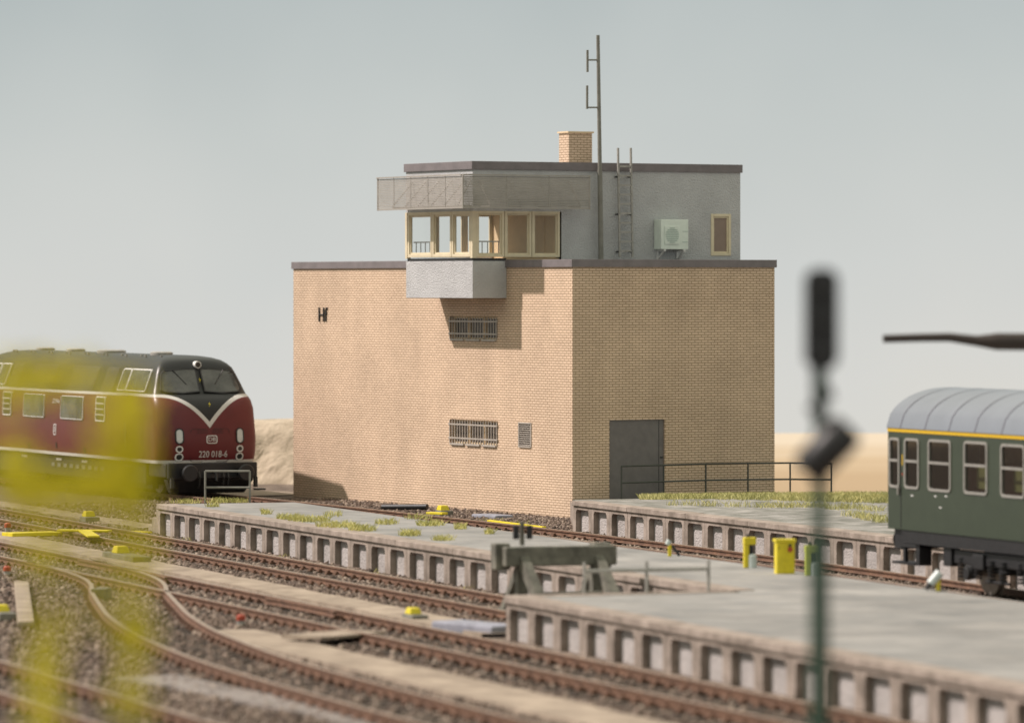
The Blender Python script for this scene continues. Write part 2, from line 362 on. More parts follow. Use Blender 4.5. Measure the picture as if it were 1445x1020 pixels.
# travel is towards the viewer, so "right of travel" is the viewer's left: choose the side nearer to the viewer
if T1C[10][0] > T1F[10][0]: T1C = offset(T1F, .75)
T2C = [np.array(W(32.33, d)[:2]) for d in lin(140, 87.9, 40)]
T3C = [np.array(W(28.0, d)[:2]) for d in lin(122, 52, 50)]
T4C = [np.array(W(18.85, d)[:2]) for d in lin(86, 50, 30)]
TUR = [W(28.0 - o, d)[:2] for d, o in ((107.5, -.02), (104, .12), (101, .42), (98.5, .9), (96, 1.55), (92, 2.45), (89, 3.1), (85.3, 3.75), (82.6, 4.1), (79.6, 4.43), (76.5, 4.66), (73.5, 4.78), (70, 4.85), (66.5, 4.9), (52, 4.9))]
T5C = crom(TUR, .8)
RAIL = [(-.07, .07), (.07, .07), (.07, .082), (.016, .095), (.016, .155), (.045, .163), (.045, .20), (-.045, .20), (-.045, .163), (-.016, .155), (-.016, .095), (-.07, .082)]
mbs = MB()
mbs.box(-.12, .12, -1.25, 1.25, -.09, .03)
for yy in (-.7525, .7525):
    mbs.box(-.085, .085, yy - .17, yy + .17, .0301, .0695, 1)
    for sy in (-1, 1): mbs.box(-.07, .07, yy + sy * .08, yy + sy * .14, .0696, .115, 1)
proto_sleeper = None
def track(label, centre, spacing, group='railway tracks', skip=None):
    root = thing('railway_track', (0, 0, 0), label, 'railway track', group=group)
    global proto_sleeper
    for s in (-.7525, .7525):
        mb = MB(); p = offset(centre, s); mb.sweep(p, RAIL)
        for i, f in enumerate(mb.f):
            zz = [mb.v[k][2] for k in f]
            if min(zz) > .193: mb.m[i] = 1
        mb.build('rail', [M['rust'], M['railtop']], root)
    for i, q in enumerate(resample(centre, spacing)[:100]):
        nx_ = resample(centre, spacing)
        t = centre[min(range(len(centre)), key=lambda k: np.linalg.norm(centre[k] - q))]
        k = min(range(len(centre)), key=lambda k: np.linalg.norm(centre[k] - q))
        tt = centre[min(k + 1, len(centre) - 1)] - centre[max(k - 1, 0)]
        if skip and skip(q): continue
        if proto_sleeper is None:
            o = mbs.build('sleeper', [M['sleeper'], M['rust']], root); proto_sleeper = o
        else:
            o = proto_sleeper.copy(); COL.objects.link(o); o.parent = root
        o.location = (q[0], q[1], random.uniform(-.004, .004)); o.rotation_euler = (0, 0, math.atan2(tt[1], tt[0]) + random.uniform(-.01, .01))
    return root
tr1 = track('gently curved rusty track passing the brick signal box with both trains on it', T1C, .64)
tr2 = track('straight rusty track below the middle platform wall, ending at the buffer stop', T2C, .6, skip=lambda q: q[1] > 136)
tr3 = track('straight rusty track running past the blunt end wall of the near platform', T3C, .6)
tr4 = track('blurred rusty track crossing the bottom left corner of the picture', T4C, .6)
tr5 = track('rusty turnout branch curving away in an s bend toward the viewer', T5C, .6)
# check rails and frog block of the turnout
def cheek(pts, par):
    mb = MB(); mb.sweep(crom([g[:2] for g in pts], .5), [(o * .8, z) for o, z in RAIL]); mb.build('check_rail', M['rust'], par)
nd = lambda n, d: W(n, d)
cheek([nd(28.72 - .12, 108), nd(28.72 - .1, 105), nd(28.72 - .12, 101.5), nd(28.72 - .2, 100.6)], tr5)
cheek([nd(28.72 - .2, 93.4), nd(28.72 - .12, 92.8), nd(28.72 - .12, 89.5), nd(28.72 - .2, 89)], tr3)
mb = MB(); p0 = G(143, 848); mb.obox((p0[0], p0[1], .12), (.05, .32, 0), (.13, 0, 0), (0, 0, .14)); tag(mb.build('point_block', M['olive']), 'squat grey wooden block between the curved rails of the turnout', 'block')

# ballast stones, one uncountable mass
def stones(name, pts, size, m, zr=.02):
    k = len(pts); base = np.array([(1, 0, 0), (-1, 0, 0), (0, 1, 0), (0, -1, 0), (0, 0, 1), (0, 0, -1)], float)
    fc = np.array([(0, 2, 4), (2, 1, 4), (1, 3, 4), (3, 0, 4), (2, 0, 5), (1, 2, 5), (3, 1, 5), (0, 3, 5)])
    sc = size * rng.uniform(.55, 1.35, (k, 1, 1)) * rng.uniform(.7, 1.2, (k, 1, 3))
    v = base[None] * sc + rng.normal(0, .18, (k, 6, 3)) * size
    A = rng.normal(size=(k, 3, 3)); Q, _ = np.linalg.qr(A); v = np.einsum('kij,knj->kni', Q, v)
    c = np.column_stack([pts, rng.uniform(0, zr, k)]); v += c[:, None, :]
    f = (fc[None] + 6 * np.arange(k)[:, None, None]).reshape(-1, 3); v = v.reshape(-1, 3)
    me = bpy.data.meshes.new(name); me.vertices.add(len(v)); me.vertices.foreach_set('co', v.ravel())
    me.loops.add(f.size); me.loops.foreach_set('vertex_index', f.ravel().astype(np.int32))
    me.polygons.add(len(f)); me.polygons.foreach_set('loop_start', np.arange(0, f.size, 3, dtype=np.int32))
    at = me.attributes.new('tint', 'FLOAT', 'FACE'); at.data.foreach_set('value', np.repeat(rng.uniform(0, 1, k), 8))
    me.update(calc_edges=True); me.materials.append(m)
    o = bpy.data.objects.new(name, me); COL.objects.link(o); return o
def stone_mat():
    m = bpy.data.materials.new('ballast stone'); m.use_nodes = True; t = m.node_tree; b = t.nodes['Principled BSDF']; b.inputs['Roughness'].default_value = .9
    at = N('ShaderNodeAttribute', t); at.attribute_name = 'tint'; r = N('ShaderNodeValToRGB', t); e = r.color_ramp.elements
    e[0].color = (.038, .027, .021, 1); e[1].color = (.31, .25, .195, 1); x = e.new(.35); x.color = (.10, .07, .052, 1); x = e.new(.75); x.color = (.165, .122, .093, 1)
    t.links.new(at.outputs['Fac'], r.inputs[0]); t.links.new(r.outputs[0], b.inputs['Base Color']); return m
M['stone'] = stone_mat()
def scatter(n0, n1, d0, d1, dens):
    k = int(abs((n1 - n0) * (d1 - d0)) * dens); n = rng.uniform(n0, n1, k); d = rng.uniform(d0, d1, k)
    p = n[:, None] * NV + d[:, None] * DV
    px = CX + F * p[:, 0] / p[:, 1]; py = YH + F * H / p[:, 1]
    return p[(px > -60) & (px < 1500) & (py < 1060)]
sets = [scatter(30.7, 31.4, 82, 140, 120), scatter(31.4, 33.3, 82, 140, 45), scatter(33.3, 34.2, 82, 140, 80), scatter(27.2, 28.7, 84, 122, 55), scatter(28.7, 29.5, 84, 122, 60), scatter(26.2, 27.2, 84, 122, 80), scatter(26.3, 29.6, 60, 84, 30), scatter(20.5, 24.9, 60, 107, 40), scatter(24.9, 26.2, 88, 107, 60),
        scatter(16.0, 20.5, 60, 92, 28), scatter(40.9, 44.7, 84, 140, 70), scatter(44.6, 47.4, 120, 140, 110), scatter(33.5, 40.5, 122, 140, 80), scatter(16, 26, 92, 112, 60)]
# clumps thrown against the foot of the middle platform
cl = []
for k in range(46):
    n, d = 34.05 - abs(rng.normal(0, .12)), rng.uniform(88, 120); kk = rng.integers(8, 26)
    cl.append(np.column_stack([n + rng.normal(0, .10, kk), d + rng.normal(0, .35, kk)]))
cl = np.vstack(cl); sets.append(cl[:, :1] * NV + cl[:, 1:] * DV)
pts = np.vstack(sets)
tag(stones('ballast', pts, .058, M['stone']), 'mixed brown and grey ballast stones strewn between and beside the tracks', 'ballast', kind='stuff')

# ------------------------------------------------------------------ platforms
def wall_run(mb, p, q, z1, pitch, cz=.13):
    """panelled concrete wall from p to q (looking at the face, p on the left); coping is apart. 0 concrete, 1 panel"""
    p, q = np.array(p[:2]), np.array(q[:2]); L = np.linalg.norm(q - p); t = (q - p) / L; nn = np.array((t[1], -t[0]))   # outward
    def P(s, o, z): c = p + t * s + nn * o; return (c[0], c[1], z)
    zt = z1 - cz; k = max(1, round(L / pitch)); pt = L / k; rec = .14; ch = .07
    for i in range(k):
        a = i * pt; b = a + pt; r0, r1 = a + .14 * pt, b - .14 * pt; top = zt - .09
        o = [(r0, 0), (r0, top - ch), (r0 + ch, top), (r1 - ch, top), (r1, top - ch), (r1, 0)]
        vs = [P(a, 0, 0), P(a, 0, zt), P(b, 0, zt), P(b, 0, 0)] + [P(s, 0, z) for s, z in o] + [P(s, -rec, z) for s, z in o]
        mb.add(vs, [(0, 4, 5, 1), (1, 5, 6), (1, 6, 7, 2), (2, 7, 8), (2, 8, 9, 3)])
        mb.add(vs, [(4, 10, 11, 5), (5, 11, 12, 6), (6, 12, 13, 7), (7, 13, 14, 8), (8, 14, 15, 9)])
        mb.add(vs, [(10, 15, 14, 13, 12, 11)], 1)
        if i % 1 == 0 and i:   # joint between two castings: a thin dark groove
            mb.add([P(a - .006, .002, 0), P(a + .006, .002, 0), P(a + .006, .002, zt), P(a - .006, .002, zt)], [(0, 1, 2, 3)], 2)
def coping_run(mb, p, q, z1, cz=.13, wd=.45, seg=3.9):
    p, q = np.array(p[:2]), np.array(q[:2]); L = np.linalg.norm(q - p); t = (q - p) / L; nn = np.array((t[1], -t[0])); k = max(1, round(L / seg))
    for i in range(k):
        a, b = i * L / k + .008, (i + 1) * L / k - .008; dz = random.uniform(-.008, .008)
        c = [p + t * s + nn * o for s, o in ((a, .05), (b, .05), (b, -wd), (a, -wd))]
        mb.hexa([(x[0], x[1], z1 - cz + .002) for x in c] + [(x[0], x[1], z1 + dz) for x in c])
def deck_poly(mb, poly, z):
    n = len(poly); mb.add([(x[0], x[1], z) for x in poly] , [tuple(range(n))])
ZP = .8
# island platform: a long middle arm and a broad near arm round the buffer stop
rt = thing('station_platform', W(36, 90), 'u shaped grey platform with panelled concrete edges around the buffer stop', 'platform')
inv = lambda root, mb: setattr(mb, 'v', [(x - root.location[0], y - root.location[1], z) for x, y, z in mb.v]) or mb
A0, A1, A2, A3 = W(34.25, 121.6), W(34.25, 83.3), W(29.9, 83.3), W(29.6, 45)
B0, B1 = W(37.85, 121.6), W(37.85, 45)
mb = MB()
wall_run(mb, A0, A1, ZP, 1.3); wall_run(mb, A1, A2, ZP, 1.3) ; wall_run(mb, A2, A3, ZP, 1.3)
inv(rt, mb).build('edge_wall', [M['concrete'], M['panel'], M['sleeper']], rt)
mb = MB(); coping_run(mb, A0, A1, ZP); coping_run(mb, W(34.25, 83.3 - .0), A2, ZP, wd=.4); coping_run(mb, A2, A3, ZP)
inv(rt, mb).build('coping', M['concrete'], rt, bevel=.012)
mb = MB(); deck_poly(mb, [W(34.3, 121.5), W(34.3, 83.2), W(29.95, 83.2), W(29.7, 45), W(37.85, 45), W(37.85, 121.5)], ZP - .012)
# back and left end walls
for a, b in ((B1, B0), (B0, A0)):
    mb.add([(a[0], a[1], 0), (b[0], b[1], 0), (b[0], b[1], ZP - .012), (a[0], a[1], ZP - .012)], [(0, 1, 2, 3)])
inv(rt, mb).build('deck', M['deck'], rt)
mb = MB()
for k, (e_, zz) in enumerate(((.35, .62), (.75, .42), (1.1, .2))):
    a, b = W(34.3, 121.6), W(34.3, 121.6 + e_)
    c = [W(34.3, 121.62), W(35.6, 121.62), W(35.6, 121.6 + e_), W(34.3, 121.6 + e_)]
    mb.hexa([(x[0], x[1], zz - .22) for x in c] + [(x[0], x[1], zz) for x in c])
inv(rt, mb).build('step', M['concrete'], rt, bevel=.01)
# platform in front of the signal box
rt2 = thing('station_platform', W(50, 100), 'far platform with mossy surface and yellow grass before the grey door of the signal box', 'platform')
C0, C1 = W(44.84, 119.8), W(44.84, 45)
mb = MB(); wall_run(mb, C0, C1, ZP, 1.3); e0 = W(47.05, 125.95)
mb.add([(e0[0], e0[1], 0), (C0[0], C0[1], 0), (C0[0], C0[1], ZP - .13), (e0[0], e0[1], ZP - .27)], [(0, 1, 2, 3)])
inv(rt2, mb).build('edge_wall', [M['concrete'], M['panel'], M['sleeper']], rt2)
mb = MB(); coping_run(mb, C0, C1, ZP); inv(rt2, mb).build('coping', M['concrete'], rt2, bevel=.012)
def deckz(d): return ZP - .012 - .25 * min(1, max(0, (d - 119.7) / 6.2))
mb = MB(); deck_poly(mb, [W(44.9, 119.7), W(44.9, 45), W(60, 45), W(60, 119.7)], ZP - .012)
mb.add([W(44.9, 119.7, deckz(0)), W(60, 119.7, deckz(0)), W(60, 128, deckz(128)), W(53.7, 127, deckz(127)), W(47.1, 125.95, deckz(126))], [(0, 1, 2, 3, 4)])
a, b = W(60, 45), W(60, 119.7); mb.add([(a[0], a[1], 0), (b[0], b[1], 0), (b[0], b[1], ZP - .012), (a[0], a[1], ZP - .012)], [(0, 1, 2, 3)])
a, b = W(60, 119.7), W(60, 128); mb.add([(a[0], a[1], 0), (b[0], b[1], 0), (b[0], b[1], deckz(128)), (a[0], a[1], ZP - .012)], [(0, 1, 2, 3)])
a, b = W(60, 128), W(53.7, 127); mb.add([(a[0], a[1], 0), (b[0], b[1], 0), (b[0], b[1], deckz(128)), (a[0], a[1], deckz(128))], [(0, 1, 2, 3)])
inv(rt2, mb).build('deck', M['slate'], rt2)

# ------------------------------------------------------------------ signal box
UV = np.array([-.4886, .8725]); VV = np.array([.8725, .4886]); C = np.array([1.64, 134.5]); RZ = math.atan2(.4886, .8725)
def bl(px, py, plane, val):                    # photo pixel -> building coordinates on the wall x = val or y = val
    ax = VV if plane == 'x' else UV; dx = np.array(((px - CX) / F, 1.0))
    Z = (val + C @ ax) / (dx @ ax); p = dx * Z - C
    return float(p @ VV), float(p @ UV), H - (py - YH) * Z / F
sb = thing('signal_box', (C[0], C[1], 0), 'tall tan brick signal box with a glazed grey control room projecting over the track side', 'building', RZ)
def wall_holes(mb, plane, val, a0, a1, z0, z1, holes, depth, sgn, m=0, mrev=0):
    """front of a wall on plane x=val or y=val with rectangular holes (a,b,z,z); reveals go inwards by depth (sgn = inward direction)"""
    As = sorted({a0, a1, *[h[0] for h in holes], *[h[1] for h in holes]}); Zs = sorted({z0, z1, *[h[2] for h in holes], *[h[3] for h in holes]})
    P = (lambda a, z, d=0: (val + sgn * d, a, z)) if plane == 'x' else (lambda a, z, d=0: (a, val + sgn * d, z))
    for a, b in zip(As, As[1:]):
        for c, d in zip(Zs, Zs[1:]):
            ca, cz_ = (a + b) / 2, (c + d) / 2
            if any(h[0] < ca < h[1] and h[2] < cz_ < h[3] for h in holes): continue
            mb.add([P(a, c), P(b, c), P(b, d), P(a, d)], [(0, 1, 2, 3)], m)
    for h in holes:
        q = [(h[0], h[2]), (h[1], h[2]), (h[1], h[3]), (h[0], h[3])]
        for i in range(4):
            p, r = q[i], q[(i + 1) % 4]; mb.add([P(*p), P(*r), P(*r, depth), P(*p, depth)], [(0, 1, 2, 3)], mrev)
ZT, ZB = 7.05, 6.84
WL, WR = 16.81, 6.47
def rect_x(px0, px1, py0, py1, val=0.0):
    a = bl(px0, py0, 'x', val); b = bl(px1, py0, 'x', val); c = bl((px0 + px1) / 2, py0, 'x', val); d = bl((px0 + px1) / 2, py1, 'x', val)
    return (min(a[1], b[1]), max(a[1], b[1]), d[2], c[2])
def rect_y(px0, px1, py0, py1, val=0.0):
    a = bl(px0, py0, 'y', val); b = bl(px1, py0, 'y', val); c = bl((px0 + px1) / 2, py0, 'y', val); d = bl((px0 + px1) / 2, py1, 'y', val)
    return (min(a[0], b[0]), max(a[0], b[0]), d[2], c[2])
hw1 = rect_x(635, 702, 446.5, 479.5); hw2 = rect_x(635, 702.5, 592.5, 627.5); hv = rect_x(732, 750, 596, 631)
hd = rect_y(860, 938, 592, 704); hd = (hd[0], hd[1], .5, hd[3])
mb = MB()
wall_holes(mb, 'x', 0, 0, WL, 0, ZB + .05, [hw1, hw2, hv], .16, 1)
wall_holes(mb, 'y', 0, 0, WR, 0, ZB + .05, [hd], .07, 1)
YW = 3.0                                        # behind this the block is wider
mb.add([(WR, 0, 0), (WR, YW, 0), (WR, YW, ZB + .05), (WR, 0, ZB + .05)], [(0, 1, 2, 3)])
mb.add([(WR, YW, 0), (7.9, YW, 0), (7.9, YW, ZB + .05), (WR, YW, ZB + .05)], [(0, 1, 2, 3)])
mb.add([(7.9, YW, 0), (7.9, WL, 0), (7.9, WL, ZB + .05), (7.9, YW, ZB + .05)], [(0, 1, 2, 3)])
mb.add([(7.9, WL, 0), (0, WL, 0), (0, WL, ZB + .05), (7.9, WL, ZB + .05)], [(0, 1, 2, 3)])
mb.build('wall', M['brick'], sb)
mb = MB(); e = .05      # flat roof with its metal edge
out_ = [(-e, -e), (WR + e, -e), (WR + e, YW - e), (7.9 + e, YW - e), (7.9 + e, WL + e), (-e, WL + e)]
mb.prism(out_, lambda x, y: (x, y, ZB), lambda x, y: (x, y, ZT))
mb.build('roof', M['trim'], sb, bevel=.008)
# dark voids behind the openings, windows with bars
def barred(h, name):
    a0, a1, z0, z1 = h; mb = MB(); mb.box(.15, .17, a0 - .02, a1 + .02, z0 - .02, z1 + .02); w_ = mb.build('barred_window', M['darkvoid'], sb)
    mb = MB(); k = 3
    for i in range(k):                                         # three casements deep in the opening
        p, q = a0 + (a1 - a0) * i / k + .02, a0 + (a1 - a0) * (i + 1) / k - .02
        for s in ((p, p + .06), (q - .06, q)): mb.box(.11, .15, s[0], s[1], z0, z1)
        mb.box(.11, .15, p + .06, q - .06, z1 - .06, z1); mb.box(.11, .15, p + .06, q - .06, z0, z0 + .06)
    mb.build('window_frame', M['interior'], w_)
    mb = MB()
    for i in range(k):
        p, q = a0 + (a1 - a0) * i / k + .07, a0 + (a1 - a0) * (i + 1) / k - .07
        mb.box(-.05, .12, p, q, z0 - .035, z0 + .02)
    mb.build('sill', M['barsteel'], w_, bevel=.006)
    mb = MB(); n = 19; zb, zt = z0 + .10, z1 - .02
    for i in range(n):
        y = a0 + .03 + (a1 - a0 - .06) * i / (n - 1); mb.box(-.035, -.015, y - .014, y + .014, z0 + .01, z1 - .02)
    for z in (z0 + .17, z1 - .14): mb.box(-.045, -.036, a0 - .02, a1 + .02, z - .022, z + .022)
    for y in (a0 + .0, a1 - .0): mb.box(-.036, .0, y - .02, y + .02, z0 + .14, z0 + .2); mb.box(-.036, .0, y - .02, y + .02, z1 - .17, z1 - .11)
    mb.build('window_bars', M['barsteel'], w_)
barred(hw1, 'upper'); barred(hw2, 'lower')
a0, a1, z0, z1 = hv; mb = MB(); mb.box(.10, .13, a0, a1, z0, z1); vent = mb.build('vent', M['darkgrey'], sb)
mb = MB()
for i in range(11):
    z = z0 + .05 + (z1 - z0 - .1) * i / 10; mb.obox((.02, (a0 + a1) / 2, z), (.03, 0, -.02), (0, (a1 - a0) / 2 - .02, 0), (.004, 0, .006))
for y in (a0 + .015, a1 - .015): mb.box(-.02, .05, y - .02, y + .02, z0, z1)
for z in (z0 + .015, z1 - .015): mb.box(-.03, .05, a0 + .036, a1 - .036, z - .02, z + .02)
mb.build('vent_louvre', M['barsteel'], vent)
mb = MB(); mb.box(hd[0], hd[1], .05, .08, hd[2], hd[3]); dr = mb.build('door', M['door'], sb)
mb = MB(); xm = hd[1] - .16; mb.box(xm - .008, xm + .008, .044, .05, hd[2], hd[3]); mb.box(xm + .05, xm + .12, .02, .05, 1.62, 1.66); mb.build('door_edge', M['darkgrey'], dr)
# letters on the track side
tv, tf = text_mesh('Hf', .64, .02, -.012); ys_, zs_ = bl(456, 445, 'x', 0)[1:]
mb = MB(); mb.add([(-.021 - v[2], ys_ - v[0] * .95, zs_ + v[1]) for v in tv], tf); mb.build('letters', M['black'], sb)
# control room on top
FY = 3.66; BX = -1.077; BL = 3.92; FX1 = 7.63; FY1 = FY + BL
z_bay0 = 5.99; zs0, zs1 = 7.13, 8.40; zr0, zr1 = 9.55, 9.78
win = thing_parts = None
XP = 1.70                                       # cabin depth along the gable
mb = MB()
hwin = rect_y(1003, 1031, 302, 361, FY)
wall_holes(mb, 'y', FY, XP + .05, FX1, ZT, zr0, [hwin], .1, 1)
mb.add([(FX1, FY, ZT), (FX1, FY1, ZT), (FX1, FY1, zr0), (FX1, FY, zr0)], [(0, 1, 2, 3)])
mb.add([(FX1, FY1, ZT), (XP, FY1, ZT), (XP, FY1, zr0), (FX1, FY1, zr0)], [(0, 1, 2, 3)])
# band above the windows
for f in ([(BX, FY, zs1), (XP + .05, FY, zs1), (XP + .05, FY, zr0), (BX, FY, zr0)], [(BX, FY1, zs1), (BX, FY, zs1), (BX, FY, zr0), (BX, FY1, zr0)],
          [(XP, FY1, zs1), (BX, FY1, zs1), (BX, FY1, zr0), (XP, FY1, zr0)], [(BX, FY, zs1), (BX, FY1, zs1), (FX1, FY1, zs1), (FX1, FY, zs1)]):
    mb.add(f, [(0, 1, 2, 3)])
mb.build('upper_wall', M['plaster'], sb)
mb = MB(); mb.box(BX, -.002, FY, FY1, z_bay0, 7.02); mb.build('bay', M['plaster'], sb, bevel=.01)
mb = MB(); mb.box(BX + .03, .0, FY + .03, FY1 - .03, 7.021, 7.10); mb.build('bay_ledge', M['darkgrey'], sb)
mb = MB(); e = .05; mb.box(BX - e, FX1 + e, FY - e, FY1 + e, zr0, zr1); mb.build('upper_roof', M['trim'], sb, bevel=.008)
mb = MB(); mb.box(XP, XP + .05, FY + .25, FY1 - .05, 7.06, zs1); mb.box(XP - .03, XP, 4.5, 5.2, 7.1, 8.25)
mb.build('interior_wall', M['interior'], sb)
mb = MB(); mb.box(BX + .06, XP, FY + .06, FY1 - .06, 7.06, 7.1); mb.build('interior_floor', M['interior'], sb)
def window(plane, val, a0, a1, z0, z1, sgn, fw=.075, glass='glass', pane_mat=None):
    """a framed window; sgn = inward"""
    B = (lambda mb, a, b, c, d, o, p: mb.box(val + sgn * o, val + sgn * p, a, b, c, d)) if plane == 'x' else (lambda mb, a, b, c, d, o, p: mb.box(a, b, val + sgn * o, val + sgn * p, c, d))
    mb = MB()
    for a, b, c, d in ((a0, a0 + fw, z0, z1), (a1 - fw, a1, z0, z1), (a0 + fw, a1 - fw, z1 - fw, z1), (a0 + fw, a1 - fw, z0, z0 + fw)): B(mb, a, b, c, d, -.025, .07)
    f2 = fw * .6
    for a, b, c, d in ((a0 + fw, a0 + fw + f2, z0 + fw, z1 - fw), (a1 - fw - f2, a1 - fw, z0 + fw, z1 - fw), (a0 + fw + f2, a1 - fw - f2, z1 - fw - f2, z1 - fw), (a0 + fw + f2, a1 - fw - f2, z0 + fw, z0 + fw + f2)): B(mb, a, b, c, d, .01, .06)
    f = mb.build('window_frame', M['cream'], sb, bevel=.006)
    mb = MB(); o_ = val + sgn * .04
    q_ = [(a0 + fw, z0 + fw), (a1 - fw, z0 + fw), (a1 - fw, z1 - fw), (a0 + fw, z1 - fw)]
    mb.add([(o_, a, z) if plane == 'x' else (a, o_, z) for a, z in q_], [(0, 1, 2, 3)]); mb.build('window_pane', M[pane_mat or glass], f); return f
fr = None
# three lights to the track, three to the platform, two in the far gable
ys3 = [bl(p, 330, 'x', BX)[1] for p in (576, 610.5, 638, 665)]
for a, b in zip(ys3, ys3[1:]): window('x', BX, min(a, b) + .012, max(a, b) - .012, zs0, zs1, 1, .085)
xs3 = [bl(p, 330, 'y', FY)[0] for p in (671, 711.5, 750, 790)]
for a, b in zip(xs3, xs3[1:]): window('y', FY, a + .01, b - .01, zs0, zs1, 1, .07)
for a, b in ((BX + .05, -.15), (-.13, .78), (.80, 1.69)): window('y', FY1, a, b, zs0, zs1, -1, .06)
for x, y in ((BX - .02, FY - .02), (BX - .02, FY1 - .10)):
    mb = MB(); mb.box(x, x + .12, y, y + .12, 7.1, zs1); mb.build('corner_post', M['cream'], sb)
def guard(p, q, z0, z1, n):
    mb = MB(); p, q = np.array(p), np.array(q)
    mb.bar((*p, z1), (*q, z1), .03, .035)
    for i in range(n):
        c = p + (q - p) * (i + .5) / n; mb.bar((*c, z0), (*c, z1 - .02), .02, .02)
    mb.build('window_guard', M['greymetal'], sb)
guard((xs3[0] + .02, FY + .13), (xs3[1] - .02, FY + .13), 7.16, 7.56, 5)
ya, yb = max(ys3[0], ys3[1]), min(ys3[0], ys3[1]); guard((BX + .16, ya - .05), (BX + .16, yb + .05), 7.16, 7.56, 5)
window('y', FY, hwin[0], hwin[1], hwin[2], hwin[3], 1, .075, pane_mat='brownpane')
# sun louvre round the control room
K = (BX - .70, FY - .70); lz0, lz1 = 8.50, 9.36; LY = 2.96 + 5.05; LX = 4.055 - 1.777
lv = MB(); lv.box(K[0], K[0] + .03, K[1], LY, lz0 - .04, lz0 + .015); lv.box(K[0] - .03, K[0] + .05, K[1] + .05, LY, lz1, lz1 + .04)
lv.box(K[0] + .0, LX, K[1] - .03, K[1] + .05, lz1, lz1 + .04); lv.box(K[0] + .031, LX, K[1], K[1] + .03, lz0 - .04, lz0 + .015)
for x, y in ((K[0], K[1]), (K[0], LY - .03), (LX - .03, K[1])): lv.box(x - .003, x + .033, y - .003, y + .033, lz0 - .045, lz1 + .043)
for i in range(1, 5): y = K[1] + (LY - K[1]) * i / 5; lv.box(K[0] - .005, K[0] + .005, y - .012, y + .012, lz0, lz1)
for i in range(1, 3): x = K[0] + (LX - K[0]) * (i / 3 + .01); lv.box(x - .012, x + .012, K[1] - .005, K[1] + .005, lz0, lz1)
lou = lv.build('louvre_frame', M['louvre'], sb)
mb = MB(); n = 18
for i in range(n):
    z = lz0 + .04 + (lz1 - lz0 - .08) * i / (n - 1); h_ = .0138
    mb.hexa([(K[0] + .004, K[1] + .03, z - h_), (K[0] + .03, K[1] + .03, z - h_), (K[0] + .03, LY - .03, z - h_), (K[0] + .004, LY - .03, z - h_),
             (K[0] + .004, K[1] + .03, z + h_), (K[0] + .03, K[1] + .03, z + h_ + .01), (K[0] + .03, LY - .03, z + h_ + .01), (K[0] + .004, LY - .03, z + h_)])
    mb.hexa([(K[0] + .03, K[1] + .004, z - h_), (LX - .03, K[1] + .004, z - h_), (LX - .03, K[1] + .03, z - h_), (K[0] + .03, K[1] + .03, z - h_),
             (K[0] + .03, K[1] + .004, z + h_), (LX - .03, K[1] + .004, z + h_), (LX - .03, K[1] + .03, z + h_ + .01), (K[0] + .03, K[1] + .03, z + h_ + .01)])
mb.build('louvre_slats', M['louvre'], lou)
mb = MB()
for i in range(6):
    mb = MB(); y = K[1] + .35 + (LY - K[1] - 1.2) * i / 5; mb.bar((BX, max(y, FY + .1), lz0 + .03), (K[0] + .05, y, lz0 + .03), .04, .05); mb.bar((BX, max(y, FY + .1), lz1 - .1), (K[0] + .05, y, lz0 + .06), .03, .03); mb.build('louvre_bracket', M['louvre'], lou)
for i in range(4):
    mb = MB(); x = K[0] + .9 + (LX - K[0] - 1.2) * i / 3; mb.bar((x, FY, lz0 + .03), (x, K[1] + .05, lz0 + .03), .04, .05); mb.bar((x, FY, lz1 - .1), (x, K[1] + .05, lz0 + .06), .03, .03); mb.build('louvre_bracket', M['louvre'], lou)
# chimney
cyy = FY + 1.5; x0 = bl(802.5, 200, 'y', cyy)[0]; x1 = bl(835.5, 200, 'y', cyy)[0]; ztop = bl(820, 188, 'y', cyy)[2]
mb = MB(); mb.box(x0, x1, cyy, cyy + .55, zr1, ztop); ch = mb.build('chimney', M['brick'], sb)
mb = MB(); mb.box(x0 - .04, x1 + .04, cyy - .04, cyy + .59, ztop, ztop + .045); mb.build('chimney_cap', M['interior'], ch)

# things fixed outside the signal box
def bworld(x, y, z): p = C + VV * x + UV * y; return (p[0], p[1], z)
p = AT(848.5, 362, 137.9)[:2]; x, y, _ = bl(848, 362, 'y', FY - .22)
am = thing('antenna_mast', bworld(x, y, ZT), 'tall thin grey antenna mast with two side rods before the control room wall', 'antenna', RZ)
top = bl(843.5, 50, 'y', FY - .22); q = lambda px, py: np.array(bl(px, py, 'y', FY - .22)) - np.array((x, y, ZT))
mb = MB(); mb.tube([(0, 0, 0), q(846.5, 240)], [.075, .07], 10); mb.tube([q(846.5, 240), q(843.8, 50)], [.06, .05], 10); mb.build('mast', M['mast'], am, smooth=40)
for arm, rod in (((85, 829), (71, 102)), ((152, 828.5), (121, 154))):
    mb = MB(); mb.tube([q(844.5, arm[0]), q(arm[1], arm[0])], .026, 6); b_ = mb.build('antenna_arm', M['mast'], am)
    mb = MB(); mb.tube([q(arm[1], rod[0]), q(arm[1], rod[1])], .034, 6); mb.build('antenna_rod', M['mast'], b_)
x, y, _ = bl(882, 362, 'y', FY - .2)
ld = thing('roof_ladder', bworld(x, y, ZT), 'narrow grey steel ladder climbing to the upper flat roof', 'ladder', RZ)
q = lambda px, py: np.array(bl(px, py, 'y', FY - .2)) - np.array((x, y, ZT))
for pa, pb in ((872, 874.5), (890, 892.5)):
    mb = MB(); mb.bar(q(pb, 363), q(pa, 209), .05, .05, up=(0, 1, 0)); mb.build('ladder_rail', M['greymetal'], ld)
mb = MB()
